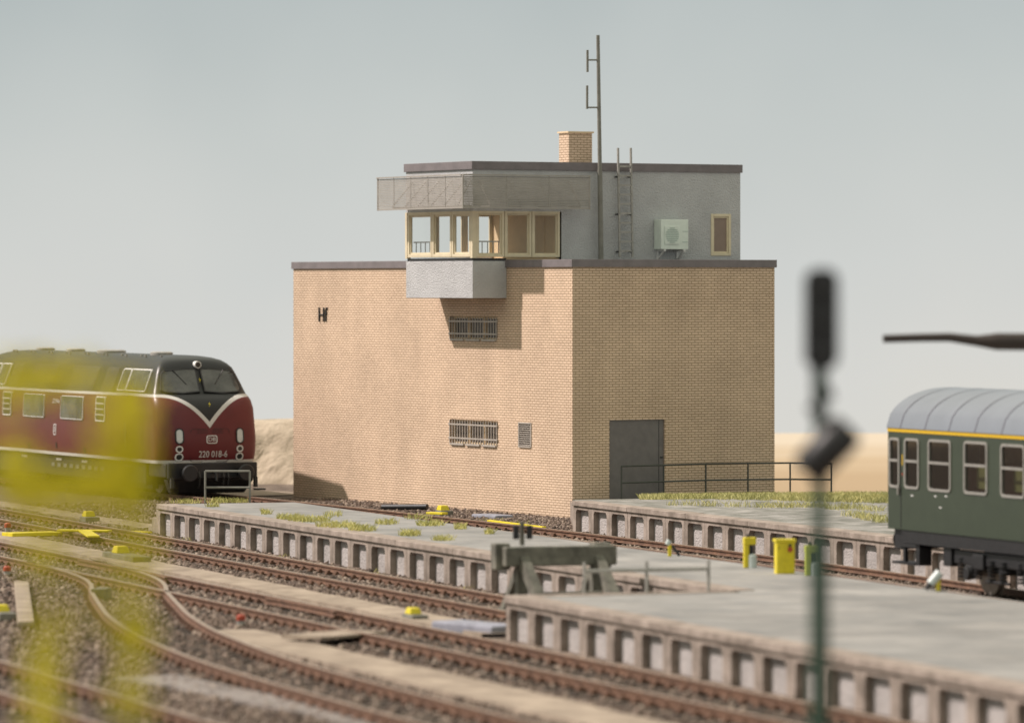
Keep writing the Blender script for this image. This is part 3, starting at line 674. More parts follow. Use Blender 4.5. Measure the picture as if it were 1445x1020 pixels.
for k in range(10):
    py = 235 + 13.25 * k; t = (py - 209) / 154; mb.bar(q(872 + 2.5 * t, py), q(890 + 2.5 * t, py), .05, .05, up=(0, 1, 0))
mb.build('rung', M['greymetal'], ld)
mb = MB()
for py in (250, 302.5, 355.5):
    t = (py - 209) / 154
    for px in (872, 890): a = q(px + 2.5 * t, py); mb.bar(a, a + np.array((0, .2, 0)), .03, .03); mb.bar(a + np.array((-.06, .03, 0)), a + np.array((.0, .03, 0)), .05, .05)
mb.build('wall_bracket', M['black'], ld)
x0, y0, z0 = bl(933, 352, 'y', FY - .42); x1, _, z1 = bl(971.5, 310, 'y', FY - .42)
ac = thing('air_conditioner', bworld((x0 + x1) / 2, FY - .22, ZT), 'pale mint air conditioning unit on two white brackets against the grey wall', 'air conditioner', RZ)
hw = (x1 - x0) / 2; zz0, zz1 = z0 - ZT, z1 - ZT
mb = MB(); mb.box(-hw, hw, -.2, .2, zz0, zz1); cs = mb.build('casing', M['mint'], ac, bevel=.015)
mb = MB(); cg = -.10; zc = (zz0 + zz1) / 2 - .02
mb.box(cg - .24, cg + .24, -.225, -.2, zc - .26, zc + .26); gr_ = mb.build('grille', M['mint'], cs, bevel=.01)
mb = MB()
for i in range(9):
    z = zc - .2 + .05 * i; hh = math.sqrt(max(0, .215 ** 2 - (z - zc) ** 2)); mb.box(cg - hh, cg + hh, -.24, -.225, z - .011, z + .011)
mb.build('grille_slats', M['mintdark'], gr_)
mb = MB(); mb.box(hw - .2, hw - .02, -.21, -.2, zc + .1, zc + .115); mb.box(hw - .2, hw - .02, -.21, -.2, zc - .2, zc - .185); mb.build('seam', M['mintdark'], cs)
for sx in (-1, 1):
    mb = MB(); xx = sx * hw * .72; mb.box(xx - .03, xx + .03, -.2, .22, zz0 - .05, zz0); mb.bar((xx, -.12, zz0 - .05), (xx, .2, .0), .05, .04); mb.box(xx - .03, xx + .03, .19, .22, .0, zz0 - .05); mb.build('bracket', M['whitepaint'], ac)

# ------------------------------------------------------------------ diesel locomotive
FL = np.array([.4225, -.9064])                   # its nose looks this way
cpt = np.array([t1_far(145.6), 145.6]) - .75 * np.array((.9064, .4225))
lo = thing('diesel_locomotive', (cpt[0], cpt[1], .14), 'dark red and black diesel locomotive with a white v on its rounded nose', 'locomotive', math.atan2(FL[1], FL[0]))
LV = [(1.00, 1.52, .10, .55, 2.9), (1.3, 1.55, .03, .55, 2.9), (1.7, 1.56, 0, .57, 2.9), (2.2, 1.545, .06, .60, 3.0), (2.6, 1.515, .16, .62, 3.0), (2.82, 1.48, .29, .60, 3.2), (2.93, 1.44, .42, .54, 3.4), (3.02, 1.40, .62, .46, 3.8),
      (3.3, 1.305, .82, .38, 4.5), (3.6, 1.20, .98, .36, 4.5), (3.78, 1.12, 1.07, .34, 4.2), (3.90, 1.02, 1.16, .36, 3.6), (4.0, .89, 1.28, .38, 3), (4.07, .71, 1.55, .35, 2.6), (4.12, .44, 1.9, .3, 2.3), (4.14, .16, 2.25, .1, 2.2)]
zA = [l[0] for l in LV]
LV = [(l[0], l[1] * (1.03 if l[0] < 2.5 else 1.055), *l[2:]) for l in LV]
def lv_(z): return tuple(float(np.interp(z, zA, [l[i] for l in LV])) for i in (1, 2, 3, 4))
def nose(y, z, off=0.0):
    w_, f_, c_, p_ = lv_(z); r = min(.999, abs(y) / w_); return (-f_ - c_ + c_ * (1 - r ** p_) ** (1 / p_) + off, y, z)
def flank(x, z, off=0.0): return (x, -(lv_(z)[0] + off), z)
LEN = 17.6
zz = sorted(set(zA + [1.04, 1.1, 1.5, 2.0, 2.4, 3.45, 3.95]))
rings = []
for z in zz:
    w_, f_, c_, p_ = lv_(z); r = []
    for k in range(33):
        th = math.radians(-90 + 180 * k / 32); s_, c2 = math.sin(th), math.cos(th)
        r.append((-f_ - c_ + c_ * abs(c2) ** (2 / p_), w_ * math.copysign(abs(s_) ** (2 / p_), s_), z))
    r2 = [(-LEN - x, -y, z) for x, y, z in r]
    rings.append(r + r2)
n = 66; mb = MB(); mb.add([p for r in rings for p in r], [(i * n + j, i * n + (j + 1) % n, (i + 1) * n + (j + 1) % n, (i + 1) * n + j) for i in range(len(rings) - 1) for j in range(n)] + [tuple((len(rings) - 1) * n + j for j in range(n))])
def livery():
    m = bpy.data.materials.new('red and black livery'); m.use_nodes = True; t = m.node_tree; b = t.nodes['Principled BSDF']; b.inputs['Roughness'].default_value = .38
    tc = N('ShaderNodeTexCoord', t); sp = N('ShaderNodeSeparateXYZ', t); t.links.new(tc.outputs['Object'], sp.inputs[0])
    def mth(op, a, b_=None, c=None):
        x = N('ShaderNodeMath', t, operation=op)
        for i, v in enumerate((a, b_, c)):
            if v is None: continue
            if isinstance(v, (int, float)): x.inputs[i].default_value = v
            else: t.links.new(v, x.inputs[i])
        return x.outputs[0]
    ay = mth('ABSOLUTE', sp.outputs['Y']); q = mth('MINIMUM', mth('DIVIDE', ay, 1.38), 1.0); iq = mth('SUBTRACT', 1.0, q)
    thr = mth('SUBTRACT', 2.93, mth('MULTIPLY', mth('POWER', iq, 2.0), .90))
    # on the roof, where y shrinks again, z is above every threshold anyway
    dz = mth('SUBTRACT', sp.outputs['Z'], thr)
    slope = mth('ADD', .080, mth('MULTIPLY', iq, .105))
    isred = mth('LESS_THAN', dz, 0.0); isblack = mth('GREATER_THAN', mth('SUBTRACT', dz, slope), 0.0)
    low = mth('LESS_THAN', sp.outputs['Z'], 1.095)
    nn = N('ShaderNodeTexNoise', t); nn.inputs['Scale'].default_value = 2.5; t.links.new(tc.outputs['Object'], nn.inputs['Vector'])
    def mixc(f, a, b_):
        x = N('ShaderNodeMix', t, data_type='RGBA'); t.links.new(f, x.inputs['Factor'])
        for k, v in (('A', a), ('B', b_)):
            if isinstance(v, tuple): x.inputs[k].default_value = (*v, 1)
            else: t.links.new(v, x.inputs[k])
        return x.outputs['Result']
    redv = mixc(nn.outputs['Fac'], (.10, .0095, .013), (.135, .013, .017))
    white = (.60, .59, .57)
    c = mixc(isred, white, redv); c = mixc(isblack, c, (.010, .011, .012)); c = mixc(low, c, white)
    t.links.new(c, b.inputs['Base Color']); return m
M['livery'] = livery()
body = mb.build('body', M['livery'], lo, smooth=50)
# windscreens
for s in (-1, 1):
    o1 = [(s * a, b) for a, b in ((.10, 3.12), (.62, 3.07), (1.14, 3.10), (1.24, 3.17), (1.12, 3.60), (1.04, 3.68), (.48, 3.74), (.12, 3.74), (.09, 3.68))]
    mb = MB(); mb.patch(o1, nose, .03); wsn = mb.build('windscreen', M['scr'] if 'scr' in M else M.setdefault('scr', mat('cab glass', (.10, .105, .10), .08, .3, 1.2, spec=.8)), body)
    cxx = sum(p[0] for p in o1) / len(o1); cyy_ = sum(p[1] for p in o1) / len(o1); o2 = [(cxx + (a - cxx) * 1.07, cyy_ + (b - cyy_) * 1.10) for a, b in o1]
    mb = MB(); mb.ring(o1, o2, nose, .045, .07); mb.build('windscreen_frame', M['black'], wsn)
    mb = MB(); a, b = nose(s * .8, 3.72, .04), nose(s * .45, 3.3, .04); mb.bar(a, b, .018, .018); mb.build('wiper', M['black'], wsn)
# lamps
def lamp(y, z, wd, ht, rim, lens, name='headlight'):
    mb = MB(); o = rr(y, z, wd, ht, min(wd, ht) / 2 - .001, 6); o2 = rr(y, z, wd + .07, ht + .07, (min(wd, ht) + .07) / 2 - .001, 6)
    mb.ring(o, o2, nose, .03, .05); h = mb.build(name, rim, body, smooth=50); mb = MB(); mb.patch(o, nose, .02); mb.build('lens', lens, h); return h
M['lens'] = mat('lamp lens', (.62, .66, .66), .2, .05, 5); M['darklens'] = mat('dark lens', (.03, .03, .03), .15, .05, 5)
for s in (-1, 1):
    y = s * .95
    lamp(y, 1.80, .19, .40, M['black'], M['lens']); lamp(y, 1.42, .15, .13, M['whitepaint'], M['darklens'], 'marker_light'); lamp(y, 1.19, .18, .16, M['whitepaint'], M['darklens'], 'tail_light')
mb = MB(); c0 = nose(0, 3.86, .02); mb.tube([(c0[0] - .1, 0, 3.87), (c0[0] + .12, 0, 3.87)], .105, 16); h = mb.build('headlight', M['whitepaint'], body, smooth=40)
mb = MB(); mb.tube([(c0[0] + .121, 0, 3.87), (c0[0] + .13, 0, 3.87)], .078, 16); mb.build('lens', M['darklens'], h)
# number, emblem and hatch on the nose
def lettering(s, size, mp, cx, cz, sx, name, m, off=.012):
    tv, tf = text_mesh(s, size); mb = MB(); mb.add([mp(cx + sx * v[0], cz + v[1], off) for v in tv], tf); return mb.build(name, m, body)
lettering('220 018-6', .27, nose, .10, 1.26, .82, 'number', M['whitepaint'])
def emblem(mp, cx, cz, sx, wd=.34, ht=.24, vert=False):
    if vert: wd, ht = ht, wd
    mb = MB(); o = rr(cx, cz, wd, ht, .06, 5); o2 = rr(cx, cz, wd - .05, ht - .05, .045, 5); mb.ring(o2, o, mp, .014, .02); e_ = mb.build('emblem', M['whitepaint'], body)
    tv, tf = text_mesh('DB', .19); mb = MB(); mb.add([mp(cx + sx * v[0] * (.7 if vert else 1), cz + v[1] * (1.2 if vert else .85), .013) for v in tv], tf); mb.build('lettering', M['whitepaint'], e_)
emblem(nose, .05, 1.70, 1)
mb = MB(); o = rr(.0, 1.53, 1.22, .98, .1, 6); o2 = rr(.0, 1.53, 1.19, .95, .09, 6); mb.ring(o2, o, nose, .006, .02)
for i in range(3):
    for a, b in ((-.42, -.06), (.06, .42)): mb.add([nose(a, 1.88 + .05 * i, .008), nose(b, 1.88 + .05 * i, .008), nose(b, 1.895 + .05 * i, .008), nose(a, 1.895 + .05 * i, .008)], [(0, 1, 2, 3)])
M['darkred'] = mat('dark red line', (.04, .006, .008), .5, .05, 5); mb.build('nose_hatch', M['darkred'], body)
for a in (-.06, .02):
    pass
mb = MB()
for z_, y_ in ((3.42, .0), (2.72, .05)):
    b0 = [(y_ + .03, z_ + .08), (y_ - .03, z_ - .0), (y_ + .015, z_ + .01), (y_ - .02, z_ - .08), (y_ + .05, z_ + .025), (y_ + .005, z_ + .02)]
    mb.add([nose(a, b, .012) for a, b in b0], [(0, 1, 5), (1, 2, 5), (2, 3, 4), (2, 4, 5)])
mb.build('flash_mark', M['yellow'], body)
# side windows, grilles and vents on the near flank, by measured position
def fx(px, z_photo=None, yo=1.4):                # photo column -> x on the near flank
    P0 = cpt; nL = np.array((-FL[1], FL[0])); dx = np.array(((px - CX) / F, 1.0)); Z = (-yo + P0 @ nL) / (dx @ nL); return float((dx * Z - P0) @ FL)
def sidewin(pa, pb, z0, z1, r, name, mpane, frame=.035, mframe='whitepaint', yo=1.4):
    x0, x1 = sorted((fx(pa, None, yo), fx(pb, None, yo))); o = rr((x0 + x1) / 2, (z0 + z1) / 2, x1 - x0, z1 - z0, r, 4); o2 = rr((x0 + x1) / 2, (z0 + z1) / 2, x1 - x0 + 2 * frame, z1 - z0 + 2 * frame, r + frame, 4)
    mb = MB(); mb.patch(o, flank, .03); wn = mb.build(name, mpane, body)
    if mframe: mb = MB(); mb.ring(o, o2, flank, .04, .05); mb.build('window_frame', M[mframe], wn)
    return wn, x0, x1
M['scr2'] = mat('side glass', (.085, .09, .065), .15, .4, 1.5, spec=.5)
sidewin(188, 214, 3.10, 3.70, .05, 'cab_window', M['scr2'], yo=1.25); sidewin(176, 186.5, 3.10, 3.70, .05, 'cab_window', M['scr2'], yo=1.25)
sidewin(6, 17, 3.10, 3.70, .05, 'cab_window', M['scr2'], yo=1.25); sidewin(-22, 3.5, 3.10, 3.70, .05, 'cab_window', M['scr2'], yo=1.25)
def mesh_grille(pa, pb, rows, cols, mframe=None):
    x0, x1 = sorted((fx(pa, None, 1.25), fx(pb, None, 1.25))); z0, z1 = 3.06, 3.72; mb = MB(); mb.patch(rr((x0 + x1) / 2, (z0 + z1) / 2, x1 - x0, z1 - z0, .02, 3), flank, .006); g = mb.build('roof_grille', M['black'], body)
    mb = MB()
    for i in range(rows + 1):
        z = z0 + (z1 - z0) * i / rows; mb.add([flank(x0, z - .011, .02), flank(x1, z - .011, .02), flank(x1, z + .011, .02), flank(x0, z + .011, .02)], [(0, 1, 2, 3)])
    for i in range(cols + 1):
        x = x0 + (x1 - x0) * i / cols; mb.add([flank(x - .022, z0, .018), flank(x + .022, z0, .018), flank(x + .022, z1, .018), flank(x - .022, z1, .018)], [(0, 1, 2, 3)])
    mb.build('grille_mesh', M.setdefault('lattice', mat('lattice grey', (.13, .13, .125), .5, .1, 5)), g)
mesh_grille(50, 82, 8, 9); mesh_grille(106, 140, 8, 9); mesh_grille(22, 34, 11, 1); mesh_grille(153, 168, 11, 1)
sidewin(42.5, 71, 2.15, 2.83, .06, 'engine_room_window', M['scr2'], .02); sidewin(95, 126, 2.15, 2.83, .06, 'engine_room_window', M['scr2'], .02)
for pa, pb in ((14, 24), (145, 157)):
    wn, x0, x1 = sidewin(pa, pb, 2.16, 2.84, .02, 'air_vent', M['black'], .035); mb = MB()
    for i in range(1, 4): z = 2.16 + .68 * i / 4; mb.add([flank(x0, z - .025, .04), flank(x1, z - .025, .04), flank(x1, z + .02, .055), flank(x0, z + .02, .055)], [(0, 1, 2, 3)])
    mb.build('vent_slats', M['whitepaint'], wn)
lettering('220 018-6', .20, flank, fx(84, None, 1.5), 2.66, .8, 'number', M['whitepaint'], .025); emblem(flank, fx(82, None, 1.5), 1.78, 1, vert=True)
mb = MB()
for px in (182, -3): x = fx(px, None, 1.53); mb.tube([flank(x, 1.35, .04), flank(x, 2.15, .04)], .016, 6)
mb.build('handrail', M['greymetal'], body)
mb = MB()   # outline of the cab door
for px in (160.5, 204):
    x = fx(px, None, 1.53); mb.add([flank(x - .01, z, .005) for z in lin(1.1, 2.85, 8)] + [flank(x + .01, z, .005) for z in lin(1.1, 2.85, 8)], [(i, i + 1, i + 10, i + 9) for i in range(8)])
mb.build('cab_door', M['darkred'], body)
for px, z in ((45, 1.22), (124, 1.22), (84, 1.3)): mb = MB(); x = fx(px, None, 1.5); mb.patch(rr(x, z, .1, .2, .04, 3), flank, .015); mb.build('filler_cap', M['black'], body)
# roof fittings
for x, y, r in ((-3.6, -.15, .34), (-8.3, .0, .45), (-11.5, 0, .3), (-14.6, .1, .3)): mb = MB(); mb.tube([(x, y, 4.1), (x, y, 4.2), (x, y, 4.23)], [r, r, r * .8], 14); mb.build('roof_vent', M['greymetal'], body, smooth=40)
for k in range(26):
    mb = MB(); x = -2.4 - k * .55; y = (-.62, -.35, -.7)[k % 3]; mb.tube([(x, y, 4.03), (x, y, 4.14)], .04, 6); mb.build('roof_knob', M['greymetal'], body)
# skirt, buffer beam, buffers, bogies
mb = MB(); mb.box(-LEN + 1.5, -1.5, -1.46, 1.46, .34, .998); sk = mb.build('skirt', M['darkgrey'], lo, bevel=.04)
for k in range(9): mb = MB(); mb.box(-5.2 - k * .55, -4.9 - k * .55, -1.49, -1.46, .62, .74); mb.build('skirt_vent', M.setdefault('meshgrey', mat('grille grey', (.16, .165, .17), .5, .1, 5)), sk)
for x in (-3.2, -6.9, -9.2, -12.4): mb = MB(); mb.box(x, x + .5, -1.48, -1.46, .82, .90); mb.build('marking', M['greymetal'], sk)
for sgn, xo in ((1, 0), (-1, -LEN)):
    X = lambda a: xo + sgn * (a + .17)
    mb = MB(); mb.box(X(-1.55), X(-.12), -1.42, 1.42, .60, .998); mb.box(X(-.10), X(.05), -1.40, 1.40, .55, 1.03)
    vs = [(X(-.1), -1.36, .54), (X(-.1), 1.36, .54), (X(-.35), 1.15, .12), (X(-.35), -1.15, .12), (X(-.5), -1.36, .54), (X(-.5), 1.36, .54), (X(-.6), 1.15, .12), (X(-.6), -1.15, .12)]
    mb.hexa([vs[3], vs[2], vs[6], vs[7], vs[0], vs[1], vs[5], vs[4]]); bb = mb.build('buffer_beam', M['black'], lo, bevel=.04)
    for s in (-1, 1):
        mb = MB(); y = s * .88; mb.tube([(X(.05), y, .74), (X(.38), y, .74), (X(.42), y, .74), (X(.46), y, .74), (X(.5), y, .74)], [.14, .14, .24, .255, .22], 20); mb.build('buffer', M['black'], bb, smooth=40)
    mb = MB(); mb.tube([(X(.05), 0, .75), (X(.3), 0, .72), (X(.34), 0, .5)], .04, 8); mb.build('coupling', M['darkgrey'], bb)
    for yy in (-.45, -.3, .3, .45): mb = MB(); mb.tube([(X(.05), yy, .78), (X(.16), yy, .6), (X(.1), yy, .38), (X(.02), yy, .3)], .025, 6); mb.build('brake_hose', M['darkgrey'], bb)
    for ya_ in (-1.36, 1.26): mb = MB(); mb.box(X(.05), X(.16), ya_, ya_ + .1, .3, .6); mb.build('footstep', M['darkgrey'], bb)
    for ya_ in (-1.2, .4): mb = MB(); mb.tube([(X(.10), ya_, 1.04), (X(.10), ya_ + .8, 1.04)], .018, 6); mb.build('handrail', M['greymetal'], bb)
    mb = MB(); mb.box(X(-.3), X(.0), 1.4, 1.68, .2, .25); mb.build('footstep', M['darkgrey'], bb)
M['wheel'] = mat('wheel steel', (.34, .31, .28), .45, .15, 5, metal=.5)
for xc in (-3.7, -LEN + 3.7):
    mb = MB(); mb.box(xc - 2.2, xc + 2.2, -1.25, -1.05, .22, .72); mb.box(xc - 1.9, xc + 1.9, 1.05, 1.22, .35, .72); mb.box(xc - .35, xc + .35, -1.2, 1.2, .3, .6)
    for x in (-1.6, 1.6): mb.tube([(xc + x, -1.27, .42), (xc + x, -1.05, .42)], .17, 12)
    bg = mb.build('bogie', M['black'], lo)
    for x in (-1.6, 1.6):
        mb = MB()
        for y in (-.75, .75): mb.tube([(xc + x, y - .06, .53), (xc + x, y + .05, .53), (xc + x, y + .075, .53)], [.46, .46, .49], 28)
        mb.tube([(xc + x, -.75, .475), (xc + x, .75, .475)], .08, 10); mb.build('wheelset', M['wheel'], bg, smooth=40)

# ------------------------------------------------------------------ passenger coach
CD = np.array([.3746, -.9272]); CN = np.array([.9272, .3746]); CO = np.array([7.66, 101.06])
co = thing('passenger_coach', (CO[0], CO[1], 0.195), 'dark green passenger coach with grey ribbed roof and a thin yellow line under it', 'coach', math.atan2(CD[1], CD[0]))
def cs_(px): dx = np.array(((px - CX) / F, 1.0)); Z = (CO @ CN) / (dx @ CN); return float((dx * Z - CO) @ CD), Z
def cz(px, py): return H - (py - YH) * cs_(px)[1] / F - .195
CLEN, CWD = 21.0, 2.8
M['coachgreen'] = mat('coach green', (.036, .050, .031), .42, .06, 2.0)
M['coachroof'] = mat('coach roof grey', (.185, .207, .238), .30, .05, .8)
M['yellowline'] = mat('yellow line', (.66, .42, .01), .45, .03, 5)
M['alu'] = mat('window aluminium', (.36, .35, .32), .4, .08, 6, metal=.3)
zb, zt = 1.20, 3.17
wins = []
def addwin(pa, pb, ya, yb):
    a, b = cs_(pa)[0], cs_(pb)[0]; pm = (pa + pb) / 2; wins.append((a, b, cz(pm, yb), cz(pm, ya)))
addwin(1256, 1269, 619, 686); addwin(1277.5, 1296.5, 620, 688); addwin(1311, 1341.5, 622, 692); addwin(1361.5, 1393, 624.5, 696)
w3, w4 = wins[2], wins[3]; pit = w4[0] - w3[0]; ww = w3[1] - w3[0]; zc0, zc1 = w3[2], w3[3]
k = 2
while wins[-1][1] + pit < CLEN - 1: a = w3[0] + pit * k; wins.append((a, a + ww, zc0, zc1)); k += 1
def cmap(x, z, off=0.0): return (x, -off, z)
# side wall with window openings (near side), far side the same
def cside(y, sg):
    mb = MB(); holes = [(a, b, c, d) for a, b, c, d in wins]
    wall_holes(mb, 'y', y, 0, CLEN, zb, zt, holes, .07, sg); return mb
mb = cside(0, 1); mb2 = cside(CWD, -1); mb.add(mb2.v, mb2.f)
mb.add([(0, 0, zb), (0, CWD, zb), (0, CWD, zt), (0, 0, zt)], [(0, 1, 2, 3)]); mb.add([(CLEN, 0, zb), (CLEN, CWD, zb), (CLEN, CWD, zt), (CLEN, 0, zt)], [(0, 1, 2, 3)])
def arc(y0, y1, k, zbase, hgt): 
    r = []
    for i in range(k + 1):
        t = -1 + 2 * i / k; r.append((y0 + (y1 - y0) * (i / k), zbase + hgt * (1 - abs(t) ** 2.15) ** (1 / 1.9)))
    return r
A = arc(0, CWD, 24, zt + .085, .80)
for x in (0.03, CLEN - .03):
    mb.add([(x, y, z) for y, z in A], [tuple(range(25))])
cb = mb.build('body', M['coachgreen'], co)
mb = MB(); mb.box(-.004, CLEN + .004, -.012, CWD + .012, zt, zt + .075); mb.build('yellow_line', M['yellowline'], cb)
mb = MB(); A = arc(-.03, CWD + .03, 32, zt + .076, .81); m_ = len(A)
mb.add([(x, y, z) for x in (-.02, CLEN + .02) for y, z in A], [(i, i + 1, m_ + i + 1, m_ + i) for i in range(m_ - 1)])
A2 = arc(-.035, CWD + .035, 32, zt + .076, .826); seam = [cs_(px)[0] for px in (1272, 1306.5, 1340.5, 1377, 1415)]
sp_ = (seam[-1] - seam[0]) / 4; k = 1
while seam[-1] < CLEN - 1: seam.append(seam[4] + sp_ * k); k += 1
for s in seam:
    vs = [(x, y, z) for x in (s - .018, s + .018) for y, z in A2]; mb.add(vs, [(i, i + 1, m_ + i + 1, m_ + i) for i in range(m_ - 1)], 1)
M['seam'] = mat('roof seam', (.10, .10, .125), .5, .05, 3); mb.build('roof', [M['coachroof'], M['seam']], co, smooth=40)
mb = MB(); mb.box(0, CLEN, .09, CWD - .09, 1.3, 1.34)
for a, b, c, d in wins[2:]:
    x = (a + b) / 2; mb.box(x + .55, x + .75, .2, 2.0, 1.4, 2.6)
M['seat'] = mat('brown seats', (.26, .12, .06), .8, .1, 3); mb.build('seats', M['seat'], co)
mb = MB(); mb.box(.1, CLEN - .1, 2.05, 2.09, 1.34, 3.1); M['coachwall'] = mat('coach corridor wall', (.32, .25, .15), .6, .15, 1); mb.build('partition', M['coachwall'], co)
M['curtain'] = mat('curtain', (.17, .17, .05), .8, .1, 4); mb = MB()
for i, (a, b, c, d) in enumerate(wins[3:9]):
    mb.box(a + .08, a + .08 + (b - a) * .45, .22, .25, c + .08, (c + d) / 2 + .02)
mb.build('curtain', M['curtain'], co)
for i, (a, b, c, d) in enumerate(wins):
    for sd in (0, 1):
        if sd and i > 6: continue
        mp = cmap if sd == 0 else (lambda x, z, off=0.0: (x, CWD + off, z))
        cxm, czm = (a + b) / 2, (c + d) / 2; o1 = rr(cxm, czm, b - a - .05, d - c - .05, .06, 4); o2 = rr(cxm, czm, b - a + .05, d - c + .05, .10, 4); o3 = rr(cxm, czm, b - a + .0, d - c + .0, .08, 4)
        mb = MB(); mb.ring(o1, o2, mp, .022, .04)
        zm = c + (d - c) * .55
        vs = [mp(x, z, o) for o in (.0, .03) for x, z in ((a + .04, zm - .025), (b - .04, zm - .025), (b - .04, zm + .025), (a + .04, zm + .025))]; mb.add(vs, [(0, 1, 2, 3), (4, 5, 6, 7), (0, 1, 5, 4), (2, 3, 7, 6)])
        f = mb.build('window', M['alu'], cb); mb = MB(); mb.patch(o3, mp, -.01); mb.build('pane', M['darkglass'], f)
# door at the far end
xd = cs_(1271.5)[0]; mb = MB(); mb.box(xd - .012, xd + .012, -.006, 0, zb + .02, zt - .1); dd = mb.build('door_seam', M['black'], cb)
mb = MB(); mb.box(xd - .12, xd - .02, -.05, -.0, 2.02, 2.06); mb.box(xd - .09, xd - .05, -.05, 0, 1.9, 2.06); mb.build('door_handle', M['alu'], cb)
mb = MB(); mb.box(xd + .05, xd + .08, -.006, 0, 2.5, 2.72); mb.build('notice', M['yellowline'], cb); mb = MB(); mb.box(xd + .04, xd + .09, -.006, 0, 2.30, 2.34); mb.build('notice', M['orange'], cb)
mb = MB()
for px, py in ((1287, 699), (1320, 700), (1335, 700), (1327, 716)): s = cs_(px)[0]; z = cz(px, py); mb.box(s - .05, s + .05, -.004, 0, z - .012, z + .012)
mb.build('notice', M['whitepaint'], cb)
# underframe
xu = cs_(1271)[0]
mb = MB(); mb.box(xu, CLEN - xu, .03, CWD - .03, .93, zb - .002); mb.box(.1, xu - .02, .1, CWD - .1, .80, zb - .002); mb.build('underframe', M['black'], co)
mb = MB(); s0, s1 = cs_(1268)[0], cs_(1296)[0]
mb.box(s1 - .16, s1, .02, .3, .50, .92); mb.box(s0 + .1, s0 + .2, .05, .12, .55, .82); mb.box(s0 - .3, s1 - .16, .0, .3, .50, .55); mb.box(s0 - .1, s1, .02, .28, .85, .92); mb.build('step', M['black'], co)
def springs(mb, x, y): 
    for k in range(6): mb.tube([(x, y, .36 + .07 * k), (x, y, .395 + .07 * k)], .085, 10)
for xc in (cs_(1400)[0], CLEN - 3.6):
    mb = MB(); mb.box(xc - 1.9, xc + 1.9, .14, .26, .62, .90); mb.box(xc - 1.9, xc + 1.9, CWD - .26, CWD - .14, .62, .90); mb.box(xc - .3, xc + .3, .2, CWD - .2, .5, .9)
    for x in (-1.25, 1.25): mb.box(xc + x - .15, xc + x + .15, .12, .24, .34, .62); mb.tube([(xc + x, .06, .45), (xc + x, .2, .45)], .13, 12)
    mb.box(xc - .5, xc + .5, .1, .16, .3, .36); mb.box(xc - 1.0, xc - .55, .08, .3, .55, .85); mb.box(xc - 2.3, xc - 1.95, .1, .3, .55, .93)
    bg = mb.build('bogie', M['black'], co, bevel=.02)
    mb = MB()
    for x in (-1.6, -.9, .9, 1.6): springs(mb, xc + x, .16)
    for x in (-.25, .25): springs(mb, xc + x, .12)
    mb.build('springs', M['black'], bg, smooth=40)
    for x in (-1.25, 1.25):
        mb = MB()
        for y in (CWD / 2 - .75, CWD / 2 + .75): mb.tube([(xc + x, y - .06, .46), (xc + x, y - .05, .46), (xc + x, y + .05, .46), (xc + x, y + .075, .46)], [.42, .46, .46, .49], 28)
        mb.tube([(xc + x, .3, .46), (xc + x, CWD - .3, .46)], .08, 10); mb.build('wheelset', M['wheel'], bg, smooth=40)
mb = MB()
for y in (CWD / 2 - .87, CWD / 2 + .87): mb.tube([(.1, y, .95), (-.35, y, .95), (-.4, y, .95), (-.45, y, .95)], [.11, .11, .22, .2], 16)
mb.build('buffer', M['black'], co, smooth=40)

# ------------------------------------------------------------------ railings
def railing(label, pts, z0, zt_, mids, m, r=.022, group='railings', top=True):
    base = pts[0]; t = thing('railing', (base[0], base[1], z0), label, 'railing', group=group)
    L_ = [(p[0] - base[0], p[1] - base[1]) for p in pts]
    for x, y in L_:
        mb = MB(); mb.tube([(x, y, -.02), (x, y, zt_)], r, 6); mb.build('post', m, t)
    for z in ([zt_] if top else []) + mids:
        mb = MB(); mb.tube([(x, y, z) for x, y in L_], r * 1.05, 6); mb.build('rail', m, t)
    return t
M['railgreen'] = mat('dark railing paint', (.055, .060, .050), .5, .1, 5)
railing('long dark railing with six posts standing before the grey door of the signal box', [G(px, py, .60)[:2] for px, py in ((877, 702), (936.5, 700), (996, 698), (1055.5, 697), (1115, 696.5), (1173, 697))], .58, .87, [.42], M['railgreen'], .026)
railing('small grey railing on the platform tip in front of the red locomotive', [G(px, 708, .8)[:2] for px in (289.5, 352.5)], .79, .80, [.38], M['mast'], .03)
railing('blurred grey railing beside the buffer stop at the blunt platform end', [W(n_, 83.2)[:2] for n_ in (31.35, 32.55, 33.75)], .79, .58, [.42], M['greymetal'], .035, top=False)

# ------------------------------------------------------------------ buffer stop
bs = thing('buffer_stop', W(32.55, 87.7), 'blurred grey green buffer stop with a crossbeam on splayed legs at the track end', 'buffer stop', math.atan2(NV[1], NV[0]))
# local x = across the track to the right, y = away from the viewer
mb = MB(); mb.box(-1.12, 1.12, -.12, .12, 1.05, 1.42); bm = mb.build('crossbeam', M['olive'], bs, bevel=.03)
mb = MB(); mb.box(-1.24, -.94, .12, .42, .98, 1.48); mb.build('buffer_block', M['olive'], bm, bevel=.03)
mb = MB(); mb.box(.74, 1.1, .12, .42, .98, 1.46); mb.build('buffer_block', M['olive'], bm, bevel=.03)
for s in (-1, 1):
    mb = MB(); x = s * .75; mb.bar((x, .0, 1.2), (x + .05, -1.35, .06), .18, .22); mb.build('strut', M['olive'], bs)
    mb = MB(); mb.bar((x, .05, 1.1), (x, .05, .05), .2, .2); mb.bar((x, .05, 1.1), (x, 1.1, .1), .12, .14); mb.bar((x, 1.2, .13), (x, -1.4, .13), .14, .14); mb.build('leg', M['olive'], bs)
mb = MB(); mb.box(-.60, .60, -.75, -.6, .48, .6); mb.build('tie_bar', M['olive'], bs)
mb = MB(); mb.tube([(-.72, .1, 1.44), (-.72, .1, 1.88)], .05, 8); ps = mb.build('sign_post', M['olive'], bs)
